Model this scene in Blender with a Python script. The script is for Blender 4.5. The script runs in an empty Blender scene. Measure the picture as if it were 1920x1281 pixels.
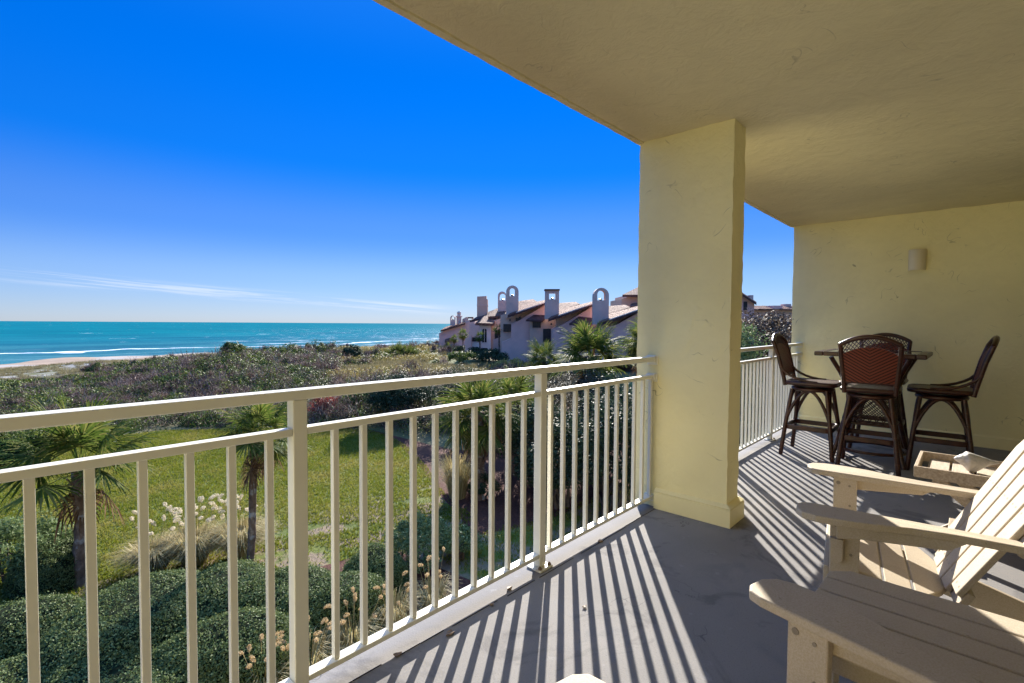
import bpy, bmesh, math, random
import numpy as np
from mathutils import Vector, Matrix
R = math.radians
SC = bpy.context.scene
COL = SC.collection

# ------------------------------------------------------------------ camera, sky, sun, exposure
F_PX, YAW, PITCH, ROLL, EYE = 943.96, 42.514, -1.997, 0.363, 1.3
cam_d = bpy.data.cameras.new('camera')
cam = bpy.data.objects.new('camera', cam_d); COL.objects.link(cam)
cam_d.sensor_width = 36.0; cam_d.lens = 36.0 * F_PX / 1920.0
cam_d.clip_start = 0.05; cam_d.clip_end = 60000
_cy, _sy = math.cos(R(YAW)), math.sin(R(YAW))
_f = Vector((_cy, _sy, 0)); _r = Vector((_sy, -_cy, 0)); _u = Vector((0, 0, 1))
f2 = _f * math.cos(R(PITCH)) + _u * math.sin(R(PITCH)); u2 = _u * math.cos(R(PITCH)) - _f * math.sin(R(PITCH))
r3 = _r * math.cos(R(ROLL)) + u2 * math.sin(R(ROLL)); u3 = u2 * math.cos(R(ROLL)) - _r * math.sin(R(ROLL))
m = Matrix((r3, u3, -f2)).transposed().to_4x4(); m.translation = (0, 0, EYE)
cam.matrix_world = m
SC.camera = cam

SUN_AZ, SUN_EL = 36.5, 26.0          # azimuth from +X towards +Y
world = bpy.data.worlds.new('World'); SC.world = world; world.use_nodes = True
wn = world.node_tree.nodes; wl = world.node_tree.links
for n in list(wn): wn.remove(n)
w_out = wn.new('ShaderNodeOutputWorld'); w_bg = wn.new('ShaderNodeBackground'); w_bg.inputs['Strength'].default_value = 0.115
sky = wn.new('ShaderNodeTexSky'); sky.sky_type = 'NISHITA'; sky.sun_disc = False
sky.sun_elevation = R(SUN_EL); sky.sun_rotation = R(90 - SUN_AZ)
sky.air_density = 1.0; sky.dust_density = 0.0; sky.ozone_density = 4.0; sky.altitude = 0
hs = wn.new('ShaderNodeHueSaturation'); hs.inputs['Saturation'].default_value = 1.35; hs.inputs['Value'].default_value = 1.0
# thin cirrus streaks low over the sea
tc = wn.new('ShaderNodeTexCoord')
sep = wn.new('ShaderNodeSeparateXYZ'); wl.new(tc.outputs['Generated'], sep.inputs[0])
def wmath(op, a, b=None, c=None):
    n = wn.new('ShaderNodeMath'); n.operation = op
    for i, x in enumerate((a, b, c)):
        if x is None: continue
        if isinstance(x, (int, float)): n.inputs[i].default_value = x
        else: wl.new(x, n.inputs[i])
    return n.outputs[0]
az = wmath('ARCTAN2', sep.outputs['Y'], sep.outputs['X'])
el = wmath('ARCSINE', sep.outputs['Z'])
cv = wn.new('ShaderNodeCombineXYZ')
tilt = wmath('MULTIPLY_ADD', az, -0.06, el)            # the streaks fall towards the right
wl.new(wmath('MULTIPLY', az, 4.2), cv.inputs[0]); wl.new(wmath('MULTIPLY', tilt, 170.0), cv.inputs[1])
cn = wn.new('ShaderNodeTexNoise'); cn.inputs['Scale'].default_value = 1.0; cn.inputs['Detail'].default_value = 7; cn.inputs['Roughness'].default_value = 0.62
cn.inputs['Distortion'].default_value = 0.4
wl.new(cv.outputs[0], cn.inputs['Vector'])
def wband(v, c, w):       # 1 inside, soft edges
    d = wmath('ABSOLUTE', wmath('SUBTRACT', v, c)); return wmath('SMOOTHSTEP', d, w, w * 0.25) if False else wmap(d, w, w * 0.2)
def wmap(v, a, b):
    n = wn.new('ShaderNodeMapRange'); n.interpolation_type = 'SMOOTHSTEP'
    n.inputs['From Min'].default_value = a; n.inputs['From Max'].default_value = b
    wl.new(v, n.inputs['Value']); return n.outputs[0]
band = wband(tilt, -0.026, 0.015)
azm = wmath('MULTIPLY', wmap(az, 0.82, 0.95), wmap(az, 1.62, 1.45))
cl = wmath('MULTIPLY', wmath('MULTIPLY', wmap(cn.outputs['Fac'], 0.44, 0.66), band), azm)
mixc = wn.new('ShaderNodeMix'); mixc.data_type = 'RGBA'
cmp = wn.new('ShaderNodeGamma'); cmp.inputs['Gamma'].default_value = 0.55
wl.new(sky.outputs[0], cmp.inputs['Color']); wl.new(cmp.outputs[0], hs.inputs['Color'])
gam = wn.new('ShaderNodeMix'); gam.data_type = 'RGBA'; gam.blend_type = 'MULTIPLY'; gam.inputs['Factor'].default_value = 1.0
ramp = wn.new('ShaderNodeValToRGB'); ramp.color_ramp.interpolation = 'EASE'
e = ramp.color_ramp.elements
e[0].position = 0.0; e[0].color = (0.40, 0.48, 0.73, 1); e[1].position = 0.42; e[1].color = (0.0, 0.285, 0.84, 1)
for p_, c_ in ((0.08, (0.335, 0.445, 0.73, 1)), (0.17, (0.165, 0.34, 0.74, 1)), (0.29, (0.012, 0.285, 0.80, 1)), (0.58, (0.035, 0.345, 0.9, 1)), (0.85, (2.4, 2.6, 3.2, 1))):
    em = ramp.color_ramp.elements.new(p_); em.color = c_  # highest stop brightens the unseen zenith, added as fill light
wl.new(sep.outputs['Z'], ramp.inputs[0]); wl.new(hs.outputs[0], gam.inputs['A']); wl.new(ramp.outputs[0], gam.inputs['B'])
wl.new(wmath('MULTIPLY', cl, 0.46), mixc.inputs['Factor']); wl.new(gam.outputs['Result'], mixc.inputs['A'])
mixc.inputs['B'].default_value = (2.2, 2.3, 2.5, 1)
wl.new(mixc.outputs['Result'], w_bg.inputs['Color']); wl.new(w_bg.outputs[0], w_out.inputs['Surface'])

sun_d = bpy.data.lights.new('sun', 'SUN'); sun = bpy.data.objects.new('sun', sun_d); COL.objects.link(sun)
sun_d.energy = 3.6; sun_d.angle = R(0.5); sun_d.color = (1.0, 0.94, 0.85)
_sd = Vector((math.cos(R(SUN_EL)) * math.cos(R(SUN_AZ)), math.cos(R(SUN_EL)) * math.sin(R(SUN_AZ)), math.sin(R(SUN_EL))))
sun.rotation_euler = _sd.to_track_quat('Z', 'Y').to_euler(); sun.location = (20, 15, 30)
vs = SC.view_settings; vs.view_transform = 'Standard'; vs.look = 'None'; vs.gamma = 1.0; vs.exposure = 1.92
SC.cycles.max_bounces = 10; SC.cycles.diffuse_bounces = 6; SC.cycles.transparent_max_bounces = 12

# ------------------------------------------------------------------ helpers
class MB:
    """collects shapes; build() links them as ONE mesh object"""
    def __init__(s): s.v = []; s.f = []
    def add(s, vs_, fs):
        o = len(s.v); s.v += [tuple(x) for x in vs_]; s.f += [tuple(i + o for i in f) for f in fs]; return s
    def box(s, x0, x1, y0, y1, z0, z1):
        return s.add([(x0,y0,z0),(x1,y0,z0),(x1,y1,z0),(x0,y1,z0),(x0,y0,z1),(x1,y0,z1),(x1,y1,z1),(x0,y1,z1)],
                     [(0,3,2,1),(4,5,6,7),(0,1,5,4),(1,2,6,5),(2,3,7,6),(3,0,4,7)])
    def bar(s, p0, p1, w, h, up=(0, 0, 1)):
        p0, p1 = Vector(p0), Vector(p1); d = (p1 - p0).normalized(); up = Vector(up)
        sd = d.cross(up).normalized(); u = sd.cross(d).normalized()
        a = sd * w / 2; b = u * h / 2
        q = [p0 - a - b, p0 + a - b, p0 + a + b, p0 - a + b, p1 - a - b, p1 + a - b, p1 + a + b, p1 - a + b]
        return s.add(q, [(0,1,2,3),(7,6,5,4),(0,4,5,1),(1,5,6,2),(2,6,7,3),(3,7,4,0)])
    def prism(s, pts, vec):
        vec = Vector(vec); n = len(pts); a = [Vector(p) for p in pts]; b = [p + vec for p in a]
        return s.add(a + b, [tuple(range(n - 1, -1, -1)), tuple(range(n, 2 * n))] + [(i, (i + 1) % n, (i + 1) % n + n, i + n) for i in range(n)])
    def tube(s, pts, r, n=8, closed=False):
        P = [Vector(p) for p in pts]; k = len(P); rr = r if isinstance(r, (list, tuple)) else [r] * k
        rings = []; prev = None
        for i in range(k):
            if closed: t = P[(i + 1) % k] - P[i - 1]
            else: t = P[min(i + 1, k - 1)] - P[max(i - 1, 0)]
            t = t.normalized() if t.length > 1e-9 else Vector((0, 0, 1))
            if prev is None:
                a = Vector((0, 0, 1)) if abs(t.z) < 0.9 else Vector((1, 0, 0))
                u = t.cross(a).normalized()
            else:
                u = (prev - t * prev.dot(t)); u = u.normalized() if u.length > 1e-6 else t.orthogonal().normalized()
            prev = u; w = t.cross(u)
            rings.append([P[i] + (u * math.cos(2 * math.pi * j / n) + w * math.sin(2 * math.pi * j / n)) * rr[i] for j in range(n)])
        o = [p for rg in rings for p in rg]; fs = []
        for i in range(k if closed else k - 1):
            a, b = i * n, ((i + 1) % k) * n
            for j in range(n): fs.append((a + j, a + (j + 1) % n, b + (j + 1) % n, b + j))
        if not closed: fs += [tuple(range(n - 1, -1, -1)), tuple(range((k - 1) * n, k * n))]
        return s.add(o, fs)
    def lathe(s, prof, n=16, c=(0, 0, 0)):
        o = []; fs = []
        for (r_, z_) in prof:
            for j in range(n): o.append((c[0] + r_ * math.cos(2 * math.pi * j / n), c[1] + r_ * math.sin(2 * math.pi * j / n), c[2] + z_))
        for i in range(len(prof) - 1):
            for j in range(n): fs.append((i * n + j, i * n + (j + 1) % n, (i + 1) * n + (j + 1) % n, (i + 1) * n + j))
        fs += [tuple(range(n - 1, -1, -1)), tuple(range((len(prof) - 1) * n, len(prof) * n))]
        return s.add(o, fs)
    def build(s, name, mat, parent=None, bevel=0.0, seg=2, smooth=None, off=(0, 0, 0)):
        me = bpy.data.meshes.new(name); o3 = off
        me.from_pydata([(x - o3[0], y - o3[1], z - o3[2]) for x, y, z in s.v], [], s.f); me.update()
        b = bmesh.new(); b.from_mesh(me); bmesh.ops.recalc_face_normals(b, faces=b.faces)
        if smooth is not None:
            for f in b.faces: f.smooth = True
        b.to_mesh(me); b.free()
        if smooth is not None: me.set_sharp_from_angle(angle=R(smooth))
        if mat: me.materials.append(mat)
        o = bpy.data.objects.new(name, me); COL.objects.link(o)
        if parent: o.parent = parent
        if bevel:
            md = o.modifiers.new('bevel', 'BEVEL'); md.width = bevel; md.segments = seg; md.limit_method = 'ANGLE'; md.angle_limit = R(40)
        return o

def arr_mesh(name, V, Q, mat, parent=None, smooth=False):
    """mesh from numpy arrays: V (n,3), Q (m,3 or 4)"""
    V = np.asarray(V, np.float32); Q = np.asarray(Q, np.int32); k = Q.shape[1]
    me = bpy.data.meshes.new(name)
    me.vertices.add(len(V)); me.vertices.foreach_set('co', V.ravel())
    me.loops.add(Q.size); me.loops.foreach_set('vertex_index', Q.ravel())
    me.polygons.add(len(Q)); me.polygons.foreach_set('loop_start', np.arange(0, Q.size, k, dtype=np.int32))
    me.polygons.foreach_set('loop_total', np.full(len(Q), k, np.int32))
    me.update(calc_edges=True); me.validate()
    if smooth: me.polygons.foreach_set('use_smooth', np.ones(len(Q), bool))
    if mat: me.materials.append(mat)
    o = bpy.data.objects.new(name, me); COL.objects.link(o)
    if parent: o.parent = parent
    return o

def tag(o, label=None, cat=None, group=None, kind=None):
    if label: o['label'] = label
    if cat: o['category'] = cat
    if group: o['group'] = group
    if kind: o['kind'] = kind
    return o
def thing(name, label, cat, loc=(0, 0, 0), rz=0.0, group=None):
    o = bpy.data.objects.new(name, None); COL.objects.link(o); o.empty_display_size = 0.2
    o.location = loc; o.rotation_euler = (0, 0, rz)
    return tag(o, label, cat, group)
def copy_tree(o, parent=None):
    c = o.copy(); COL.objects.link(c)
    if parent: c.parent = parent
    for ch in list(o.children): copy_tree(ch, c)
    return c
def dup(root, loc, rz=0.0, label=None, sc=1.0, group=None):
    c = copy_tree(root); c.location = loc; c.rotation_euler = (0, 0, rz); c.scale = (sc, sc, sc)
    if label: c['label'] = label
    if group: c['group'] = group
    return c
def struct(o): o['kind'] = 'structure'; return o

# ------------------------------------------------------------------ materials
class NT:
    def __init__(s, name):
        s.m = bpy.data.materials.new(name); s.m.use_nodes = True; s.n = s.m.node_tree.nodes; s.l = s.m.node_tree.links
        s.b = s.n['Principled BSDF']; s.out = s.n['Material Output']
        s.tc = s.n.new('ShaderNodeTexCoord')
    def set(s, **k):
        for a, v in k.items():
            nm = {'base': 'Base Color', 'rough': 'Roughness', 'spec': 'Specular IOR Level', 'metal': 'Metallic', 'trans': 'Transmission Weight', 'ior': 'IOR', 'sheen': 'Sheen Weight', 'coat': 'Coat Weight'}[a]
            if hasattr(v, 'links') or isinstance(v, bpy.types.NodeSocket): s.l.new(v, s.b.inputs[nm])
            else: s.b.inputs[nm].default_value = (*v, 1) if isinstance(v, tuple) and len(v) == 3 else v
        return s
    def noise(s, scale, detail=4, rough=0.55, vec='Object', dist=0.0, stretch=None):
        n = s.n.new('ShaderNodeTexNoise'); n.inputs['Scale'].default_value = scale; n.inputs['Detail'].default_value = detail
        n.inputs['Roughness'].default_value = rough; n.inputs['Distortion'].default_value = dist
        src = s.tc.outputs[vec] if isinstance(vec, str) else vec
        if stretch:
            mp = s.n.new('ShaderNodeMapping'); mp.inputs['Scale'].default_value = stretch; s.l.new(src, mp.inputs['Vector']); src = mp.outputs[0]
        s.l.new(src, n.inputs['Vector']); return n.outputs['Fac']
    def voro(s, scale, feature='F1', out='Distance', stretch=None):
        n = s.n.new('ShaderNodeTexVoronoi'); n.inputs['Scale'].default_value = scale; n.feature = feature
        src = s.tc.outputs['Object']
        if stretch:
            mp = s.n.new('ShaderNodeMapping'); mp.inputs['Scale'].default_value = stretch; s.l.new(src, mp.inputs['Vector']); src = mp.outputs[0]
        s.l.new(src, n.inputs['Vector']); return n.outputs[out]
    def ramp(s, fac, stops, mode='LINEAR'):
        n = s.n.new('ShaderNodeValToRGB'); n.color_ramp.interpolation = mode; el_ = n.color_ramp.elements
        while len(el_) < len(stops): el_.new(0.5)
        for e_, (p, c) in zip(el_, stops):
            e_.position = p; c = (c, c, c) if isinstance(c, (int, float)) else c; e_.color = (*c, 1)
        s.l.new(fac, n.inputs[0]); return n.outputs[0]
    def mix(s, fac, a, b, mode='MIX'):
        n = s.n.new('ShaderNodeMix'); n.data_type = 'RGBA'; n.blend_type = mode
        for sock, v in (('Factor', fac), ('A', a), ('B', b)):
            i = n.inputs[sock] if sock == 'Factor' else [q for q in n.inputs if q.name == sock and q.type == 'RGBA'][0]
            if isinstance(v, (int, float)) and sock == 'Factor': i.default_value = v
            elif isinstance(v, bpy.types.NodeSocket): s.l.new(v, i)
            else: i.default_value = (*v, 1) if len(v) == 3 else v
        return [q for q in n.outputs if q.type == 'RGBA'][0]
    def math(s, op, a, b=0.0, c=0.0):
        n = s.n.new('ShaderNodeMath'); n.operation = op
        for i, x in enumerate((a, b, c)):
            if isinstance(x, (int, float)): n.inputs[i].default_value = x
            else: s.l.new(x, n.inputs[i])
        return n.outputs[0]
    def maprange(s, v, a, b, c=0.0, d=1.0):
        n = s.n.new('ShaderNodeMapRange'); n.interpolation_type = 'SMOOTHSTEP'
        for k_, x in (('From Min', a), ('From Max', b), ('To Min', c), ('To Max', d)): n.inputs[k_].default_value = x
        s.l.new(v, n.inputs['Value']); return n.outputs[0]
    def xyz(s, which='Object'):
        n = s.n.new('ShaderNodeSeparateXYZ'); s.l.new(s.tc.outputs[which], n.inputs[0]); return n.outputs
    def bump(s, h, strength=0.3, dist=0.01):
        n = s.n.new('ShaderNodeBump'); n.inputs['Strength'].default_value = strength; n.inputs['Distance'].default_value = dist
        s.l.new(h, n.inputs['Height'])
        old = s.b.inputs['Normal'].links
        if old: s.l.new(old[0].from_socket, n.inputs['Normal'])
        s.l.new(n.outputs[0], s.b.inputs['Normal']); return s
    def island(s): return s.n.new('ShaderNodeNewGeometry').outputs['Random Per Island']
    def objrand(s): return s.n.new('ShaderNodeObjectInfo').outputs['Random']
    def translucent(s, col, w):
        t = s.n.new('ShaderNodeBsdfTranslucent'); mx = s.n.new('ShaderNodeMixShader'); mx.inputs[0].default_value = w
        if isinstance(col, bpy.types.NodeSocket): s.l.new(col, t.inputs['Color'])
        else: t.inputs['Color'].default_value = (*col, 1)
        s.l.new(s.b.outputs[0], mx.inputs[1]); s.l.new(t.outputs[0], mx.inputs[2]); s.l.new(mx.outputs[0], s.out.inputs['Surface']); return s

def plain(name, col, rough=0.6, spec=0.4, var=0.12, nscale=6.0, bump=0.0, bscale=120):
    t = NT(name); a = tuple(c * (1 - var) for c in col); b = tuple(min(1, c * (1 + var)) for c in col)
    t.set(base=t.ramp(t.noise(nscale, 6), [(0.3, a), (0.7, b)]), rough=rough, spec=spec)
    if bump: t.bump(t.noise(bscale, 5), bump, 0.004)
    return t.m

def stucco(name, col, scuff=0.6):
    t = NT(name)
    big = t.noise(0.9, 5); mid = t.noise(7, 6); fine = t.noise(55, 6, 0.65); trow = t.noise(16, 3, 0.5, dist=1.4)
    base = t.ramp(big, [(0.3, tuple(c * 0.88 for c in col)), (0.7, tuple(min(1, c * 1.05) for c in col))])
    base = t.mix(t.maprange(mid, 0.45, 0.75, 0, 0.22), base, tuple(c * 0.8 for c in col))
    # hairline trowel scuffs: thin contour of a noise, kept only in scattered patches
    q = t.noise(3.3, 2, 0.5, dist=0.8); line = t.maprange(t.math('ABSOLUTE', t.math('SUBTRACT', q, 0.5)), 0.006, 0.0015)
    patch = t.maprange(t.noise(5.0, 3), 0.53, 0.66)
    base = t.mix(t.math('MULTIPLY', t.math('MULTIPLY', line, patch), scuff), base, tuple(c * 0.25 for c in col))
    t.set(base=base, rough=0.85, spec=0.25)
    pm = t.maprange(t.noise(1.6, 4, 0.6), 0.40, 0.62, 0.15, 1.0); sweep = t.noise(6.0, 5, 0.62, dist=0.9)
    t.bump(t.math('ADD', t.math('MULTIPLY', t.math('MULTIPLY', trow, pm), 0.8), sweep), 0.34, 0.03); t.bump(fine, 0.35, 0.004)
    base2 = t.mix(t.maprange(t.noise(0.55, 6, 0.65, dist=0.6), 0.54, 0.70, 0, 0.28), base, tuple(c * 0.74 for c in col)); t.set(base=base2)
    return t.m
M = {}
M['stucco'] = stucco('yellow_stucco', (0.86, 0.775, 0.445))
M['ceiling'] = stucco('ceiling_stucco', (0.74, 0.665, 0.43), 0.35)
M['trim'] = plain('yellow_trim_paint', (0.85, 0.765, 0.435), 0.6, 0.35, 0.05, 3, 0.08, 60)

def deck_mat():
    t = NT('painted_concrete')
    spk = t.noise(190, 3, 0.7); peb = t.voro(120); big = t.noise(1.3, 5); st = t.noise(2.6, 6, 0.6, dist=0.6)
    base = t.ramp(big, [(0.3, (0.205, 0.196, 0.190)), (0.7, (0.26, 0.249, 0.240))])
    base = t.mix(t.maprange(st, 0.58, 0.7, 0, 0.35), base, (0.15, 0.155, 0.17))
    base = t.mix(t.maprange(t.noise(9, 5, 0.6), 0.64, 0.74, 0, 0.5), base, (0.36, 0.36, 0.36))
    base = t.mix(t.maprange(t.noise(1.9, 7, 0.68, dist=1.2), 0.535, 0.64, 0, 0.7), base, (0.135, 0.13, 0.13))
    pale = t.math('MULTIPLY', t.maprange(t.voro(5.5), 0.10, 0.03), t.maprange(t.noise(21, 4, 0.7), 0.5, 0.62)); base = t.mix(t.math('MULTIPLY', pale, 0.7), base, (0.42, 0.42, 0.41))
    crk = t.noise(1.1, 5, 0.6, dist=0.5); crk = t.math('MULTIPLY', t.maprange(t.math('ABSOLUTE', t.math('SUBTRACT', crk, 0.5)), 0.0022, 0.0006), t.maprange(t.noise(1.7, 2), 0.5, 0.6)); base = t.mix(t.math('MULTIPLY', crk, 0.7), base, (0.05, 0.05, 0.055))
    base = t.mix(t.maprange(spk, 0.56, 0.68, 0, 0.6), base, (0.12, 0.116, 0.113)); base = t.mix(t.maprange(t.noise(150, 3, 0.7), 0.60, 0.7, 0, 0.35), base, (0.34, 0.33, 0.32))
    t.set(base=base, rough=0.8, spec=0.12)
    t.bump(peb, 0.25, 0.002); t.bump(spk, 0.3, 0.002); return t.m
M['deck'] = deck_mat()
def rail_paint():
    t = NT('cream_rail_paint'); base = t.ramp(t.noise(3.5, 5), [(0.3, (0.76, 0.735, 0.62)), (0.7, (0.82, 0.795, 0.68))])
    base = t.mix(t.maprange(t.noise(22, 6, 0.7, stretch=(1, 1, 0.35)), 0.60, 0.78, 0, 0.35), base, (0.55, 0.50, 0.38))
    x = t.xyz(); base = t.mix(t.math('MULTIPLY', t.maprange(t.noise(30, 5, 0.7), 0.5, 0.7), t.maprange(x['Z'], 0.10, 0.02, 0, 0.7)), base, (0.30, 0.21, 0.13))
    t.set(base=base, rough=0.38, spec=0.5); t.bump(t.noise(60, 4), 0.06, 0.003); return t.m
M['rail'] = rail_paint()
M['bolt'] = plain('rusty_steel', (0.22, 0.15, 0.09), 0.6, 0.4, 0.4, 60)
def hdpe():
    t = NT('tan_recycled_plastic')
    base = t.ramp(t.noise(2.5, 5), [(0.3, (0.50, 0.43, 0.325)), (0.7, (0.565, 0.49, 0.38))])
    base = t.mix(t.maprange(t.noise(240, 2, 0.7), 0.35, 0.65, 0, 0.5), base, (0.40, 0.315, 0.205))
    base = t.mix(t.maprange(t.noise(5, 6, 0.65, dist=0.8), 0.52, 0.72, 0, 0.4), base, (0.37, 0.30, 0.215))
    base = t.mix(t.maprange(t.noise(46, 3, 0.6), 0.68, 0.74, 0, 0.5), base, (0.27, 0.21, 0.14))
    t.set(base=base, rough=0.62, spec=0.18); t.bump(t.noise(260, 3), 0.2, 0.002); return t.m
M['hdpe'] = hdpe()
M['screw'] = plain('screw_steel', (0.25, 0.21, 0.16), 0.4, 0.5, 0.2, 50)
def rattan(name, v=False):
    t = NT(name); x = t.xyz()
    c0, c1 = (0.022, 0.0065, 0.004), (0.055, 0.016, 0.009)
    if v:       # woven herringbone: chevrons meeting on the centre line
        a = t.math('ADD', t.math('MULTIPLY', t.math('ABSOLUTE', x['Y']), -0.62), x['Z'])
        w = t.math('FRACT', t.math('MULTIPLY', a, 36.0)); tri = t.math('ABSOLUTE', t.math('SUBTRACT', w, 0.5))
        cross = t.math('ABSOLUTE', t.math('SUBTRACT', t.math('FRACT', t.math('MULTIPLY', t.math('ADD', x['Z'], t.math('MULTIPLY', t.math('ABSOLUTE', x['Y']), 1.5)), 60.0)), 0.5))
        h = t.math('ADD', t.math('MULTIPLY', tri, -1.0), t.math('MULTIPLY', cross, 0.3))
        base = t.ramp(tri, [(0.22, (0.15, 0.032, 0.018)), (0.42, (0.016, 0.004, 0.003))])
        base = t.mix(t.maprange(t.noise(90, 3), 0.55, 0.75, 0, 0.5), base, (0.10, 0.035, 0.018))
        t.bump(h, 0.7, 0.006)
    else:
        base = t.ramp(t.noise(14, 5), [(0.35, c0), (0.7, c1)])
        wrap = t.math('FRACT', t.math('MULTIPLY', x['Z'], 9.0))
        base = t.mix(t.maprange(wrap, 0.93, 0.97, 0, 0.5), base, (0.12, 0.05, 0.025))
        t.bump(t.noise(70, 4, stretch=(1, 1, 4)), 0.3, 0.004)
    t.set(base=base, rough=0.4 if v else 0.32, spec=0.22 if v else 0.4); return t.m
M['rattan'] = rattan('dark_rattan'); M['weave'] = rattan('herringbone_rattan', True)
M['black'] = plain('black_metal', (0.015, 0.015, 0.017), 0.3, 0.5, 0.1)
M['seat'] = plain('woven_seat', (0.05, 0.021, 0.014), 0.38, 0.5, 0.35, 60, 0.6, 140)
def wood(name, a, b):
    t = NT(name); g = t.noise(9, 6, 0.6, stretch=(1.0, 9.0, 9.0), dist=0.5)
    t.set(base=t.ramp(g, [(0.3, a), (0.72, b)]), rough=0.65, spec=0.3); t.bump(g, 0.2, 0.003); return t.m
M['teak'] = wood('weathered_teak', (0.30, 0.225, 0.15), (0.54, 0.44, 0.315))
M['plank'] = wood('pale_plank', (0.40, 0.33, 0.25), (0.58, 0.49, 0.385))
M['greywood'] = wood('grey_boardwalk_wood', (0.16, 0.13, 0.11), (0.3, 0.26, 0.22))
def glass():
    t = NT('table_glass'); t.set(base=(0.75, 0.85, 0.82), rough=0.03, trans=0.85, ior=1.45); return t.m
M['glass'] = glass()
def shell():
    t = NT('conch_shell'); z = t.noise(22, 5, 0.6, dist=0.8)
    t.set(base=t.ramp(z, [(0.3, (0.33, 0.32, 0.31)), (0.6, (0.56, 0.54, 0.5)), (0.8, (0.7, 0.66, 0.6))]), rough=0.55, spec=0.4); t.bump(z, 0.5, 0.01); return t.m
M['shell'] = shell()
M['lampshade'] = plain('cream_ceramic', (0.66, 0.58, 0.42), 0.45, 0.4, 0.04)

def ground_mat():
    t = NT('sandy_soil'); x = t.xyz()
    n = t.noise(0.35, 6); base = t.ramp(n, [(0.3, (0.105, 0.082, 0.05)), (0.55, (0.14, 0.125, 0.06)), (0.75, (0.185, 0.155, 0.095))])
    base = t.mix(t.maprange(t.noise(0.08, 3), 0.48, 0.62, 0, 0.8), base, (0.115, 0.125, 0.045))
    sand = t.ramp(t.noise(0.25, 6), [(0.35, (0.30, 0.215, 0.15)), (0.65, (0.38, 0.28, 0.195))])
    base = t.mix(t.maprange(t.math('ADD', t.math('MULTIPLY_ADD', x['X'], -0.10, x['Y']), t.math('MULTIPLY', t.noise(0.07, 3), 16.0)), 146, 154), base, sand)
    dune = t.math('MULTIPLY', t.maprange(t.noise(0.09, 5, 0.6), 0.52, 0.6), t.maprange(x['Y'], 92, 104))
    base = t.mix(t.math('MULTIPLY', dune, 0.8), base, (0.36, 0.34, 0.31))
    wet = t.maprange(x['Z'], -8.35, -8.9); base = t.mix(t.math('MULTIPLY', wet, 0.6), base, (0.16, 0.125, 0.09))
    t.set(base=base, rough=0.95, spec=0.1); t.bump(t.noise(2.0, 6), 0.6, 0.15); return t.m
M['ground'] = ground_mat()
def lawn_mat():
    t = NT('lawn_turf')
    n = t.noise(0.55, 6, 0.6); f = t.noise(9, 5, 0.65, stretch=(1.0, 0.5, 1))
    base = t.ramp(n, [(0.3, (0.065, 0.096, 0.016)), (0.5, (0.116, 0.136, 0.022)), (0.72, (0.178, 0.158, 0.037))])
    base = t.mix(t.maprange(f, 0.4, 0.7, 0, 0.55), base, (0.046, 0.062, 0.012))
    x = t.xyz(); base = t.mix(t.math('MULTIPLY', t.maprange(x['Y'], 16.0, 13.5), t.maprange(t.noise(0.9, 4), 0.42, 0.55)), base, (0.20, 0.145, 0.095))
    t.set(base=base, rough=0.9, spec=0.15); t.bump(f, 0.8, 0.05); return t.m
M['lawn'] = lawn_mat()
def blade_mat():
    t = NT('grass_blade'); n = t.noise(0.55, 6, 0.6); i = t.island()
    base = t.ramp(n, [(0.3, (0.098, 0.130, 0.012)), (0.5, (0.165, 0.185, 0.016)), (0.68, (0.256, 0.225, 0.050))])
    dry = t.ramp(i, [(0.72, 0.0), (0.9, 0.6)]); base = t.mix(dry, base, (0.310, 0.256, 0.093))
    t.set(base=base, rough=0.8, spec=0.03); t.translucent(base, 0.45); return t.m
M['blade'] = blade_mat()
def mulch():
    t = NT('red_mulch'); v = t.noise(26, 5, 0.7, stretch=(1, 0.35, 1)); base = t.ramp(v, [(0.3, (0.04, 0.015, 0.011)), (0.55, (0.10, 0.038, 0.026)), (0.78, (0.17, 0.085, 0.06))])
    t.set(base=base, rough=0.9, spec=0.15); t.bump(v, 0.8, 0.04); return t.m
M['mulch'] = mulch()
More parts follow.
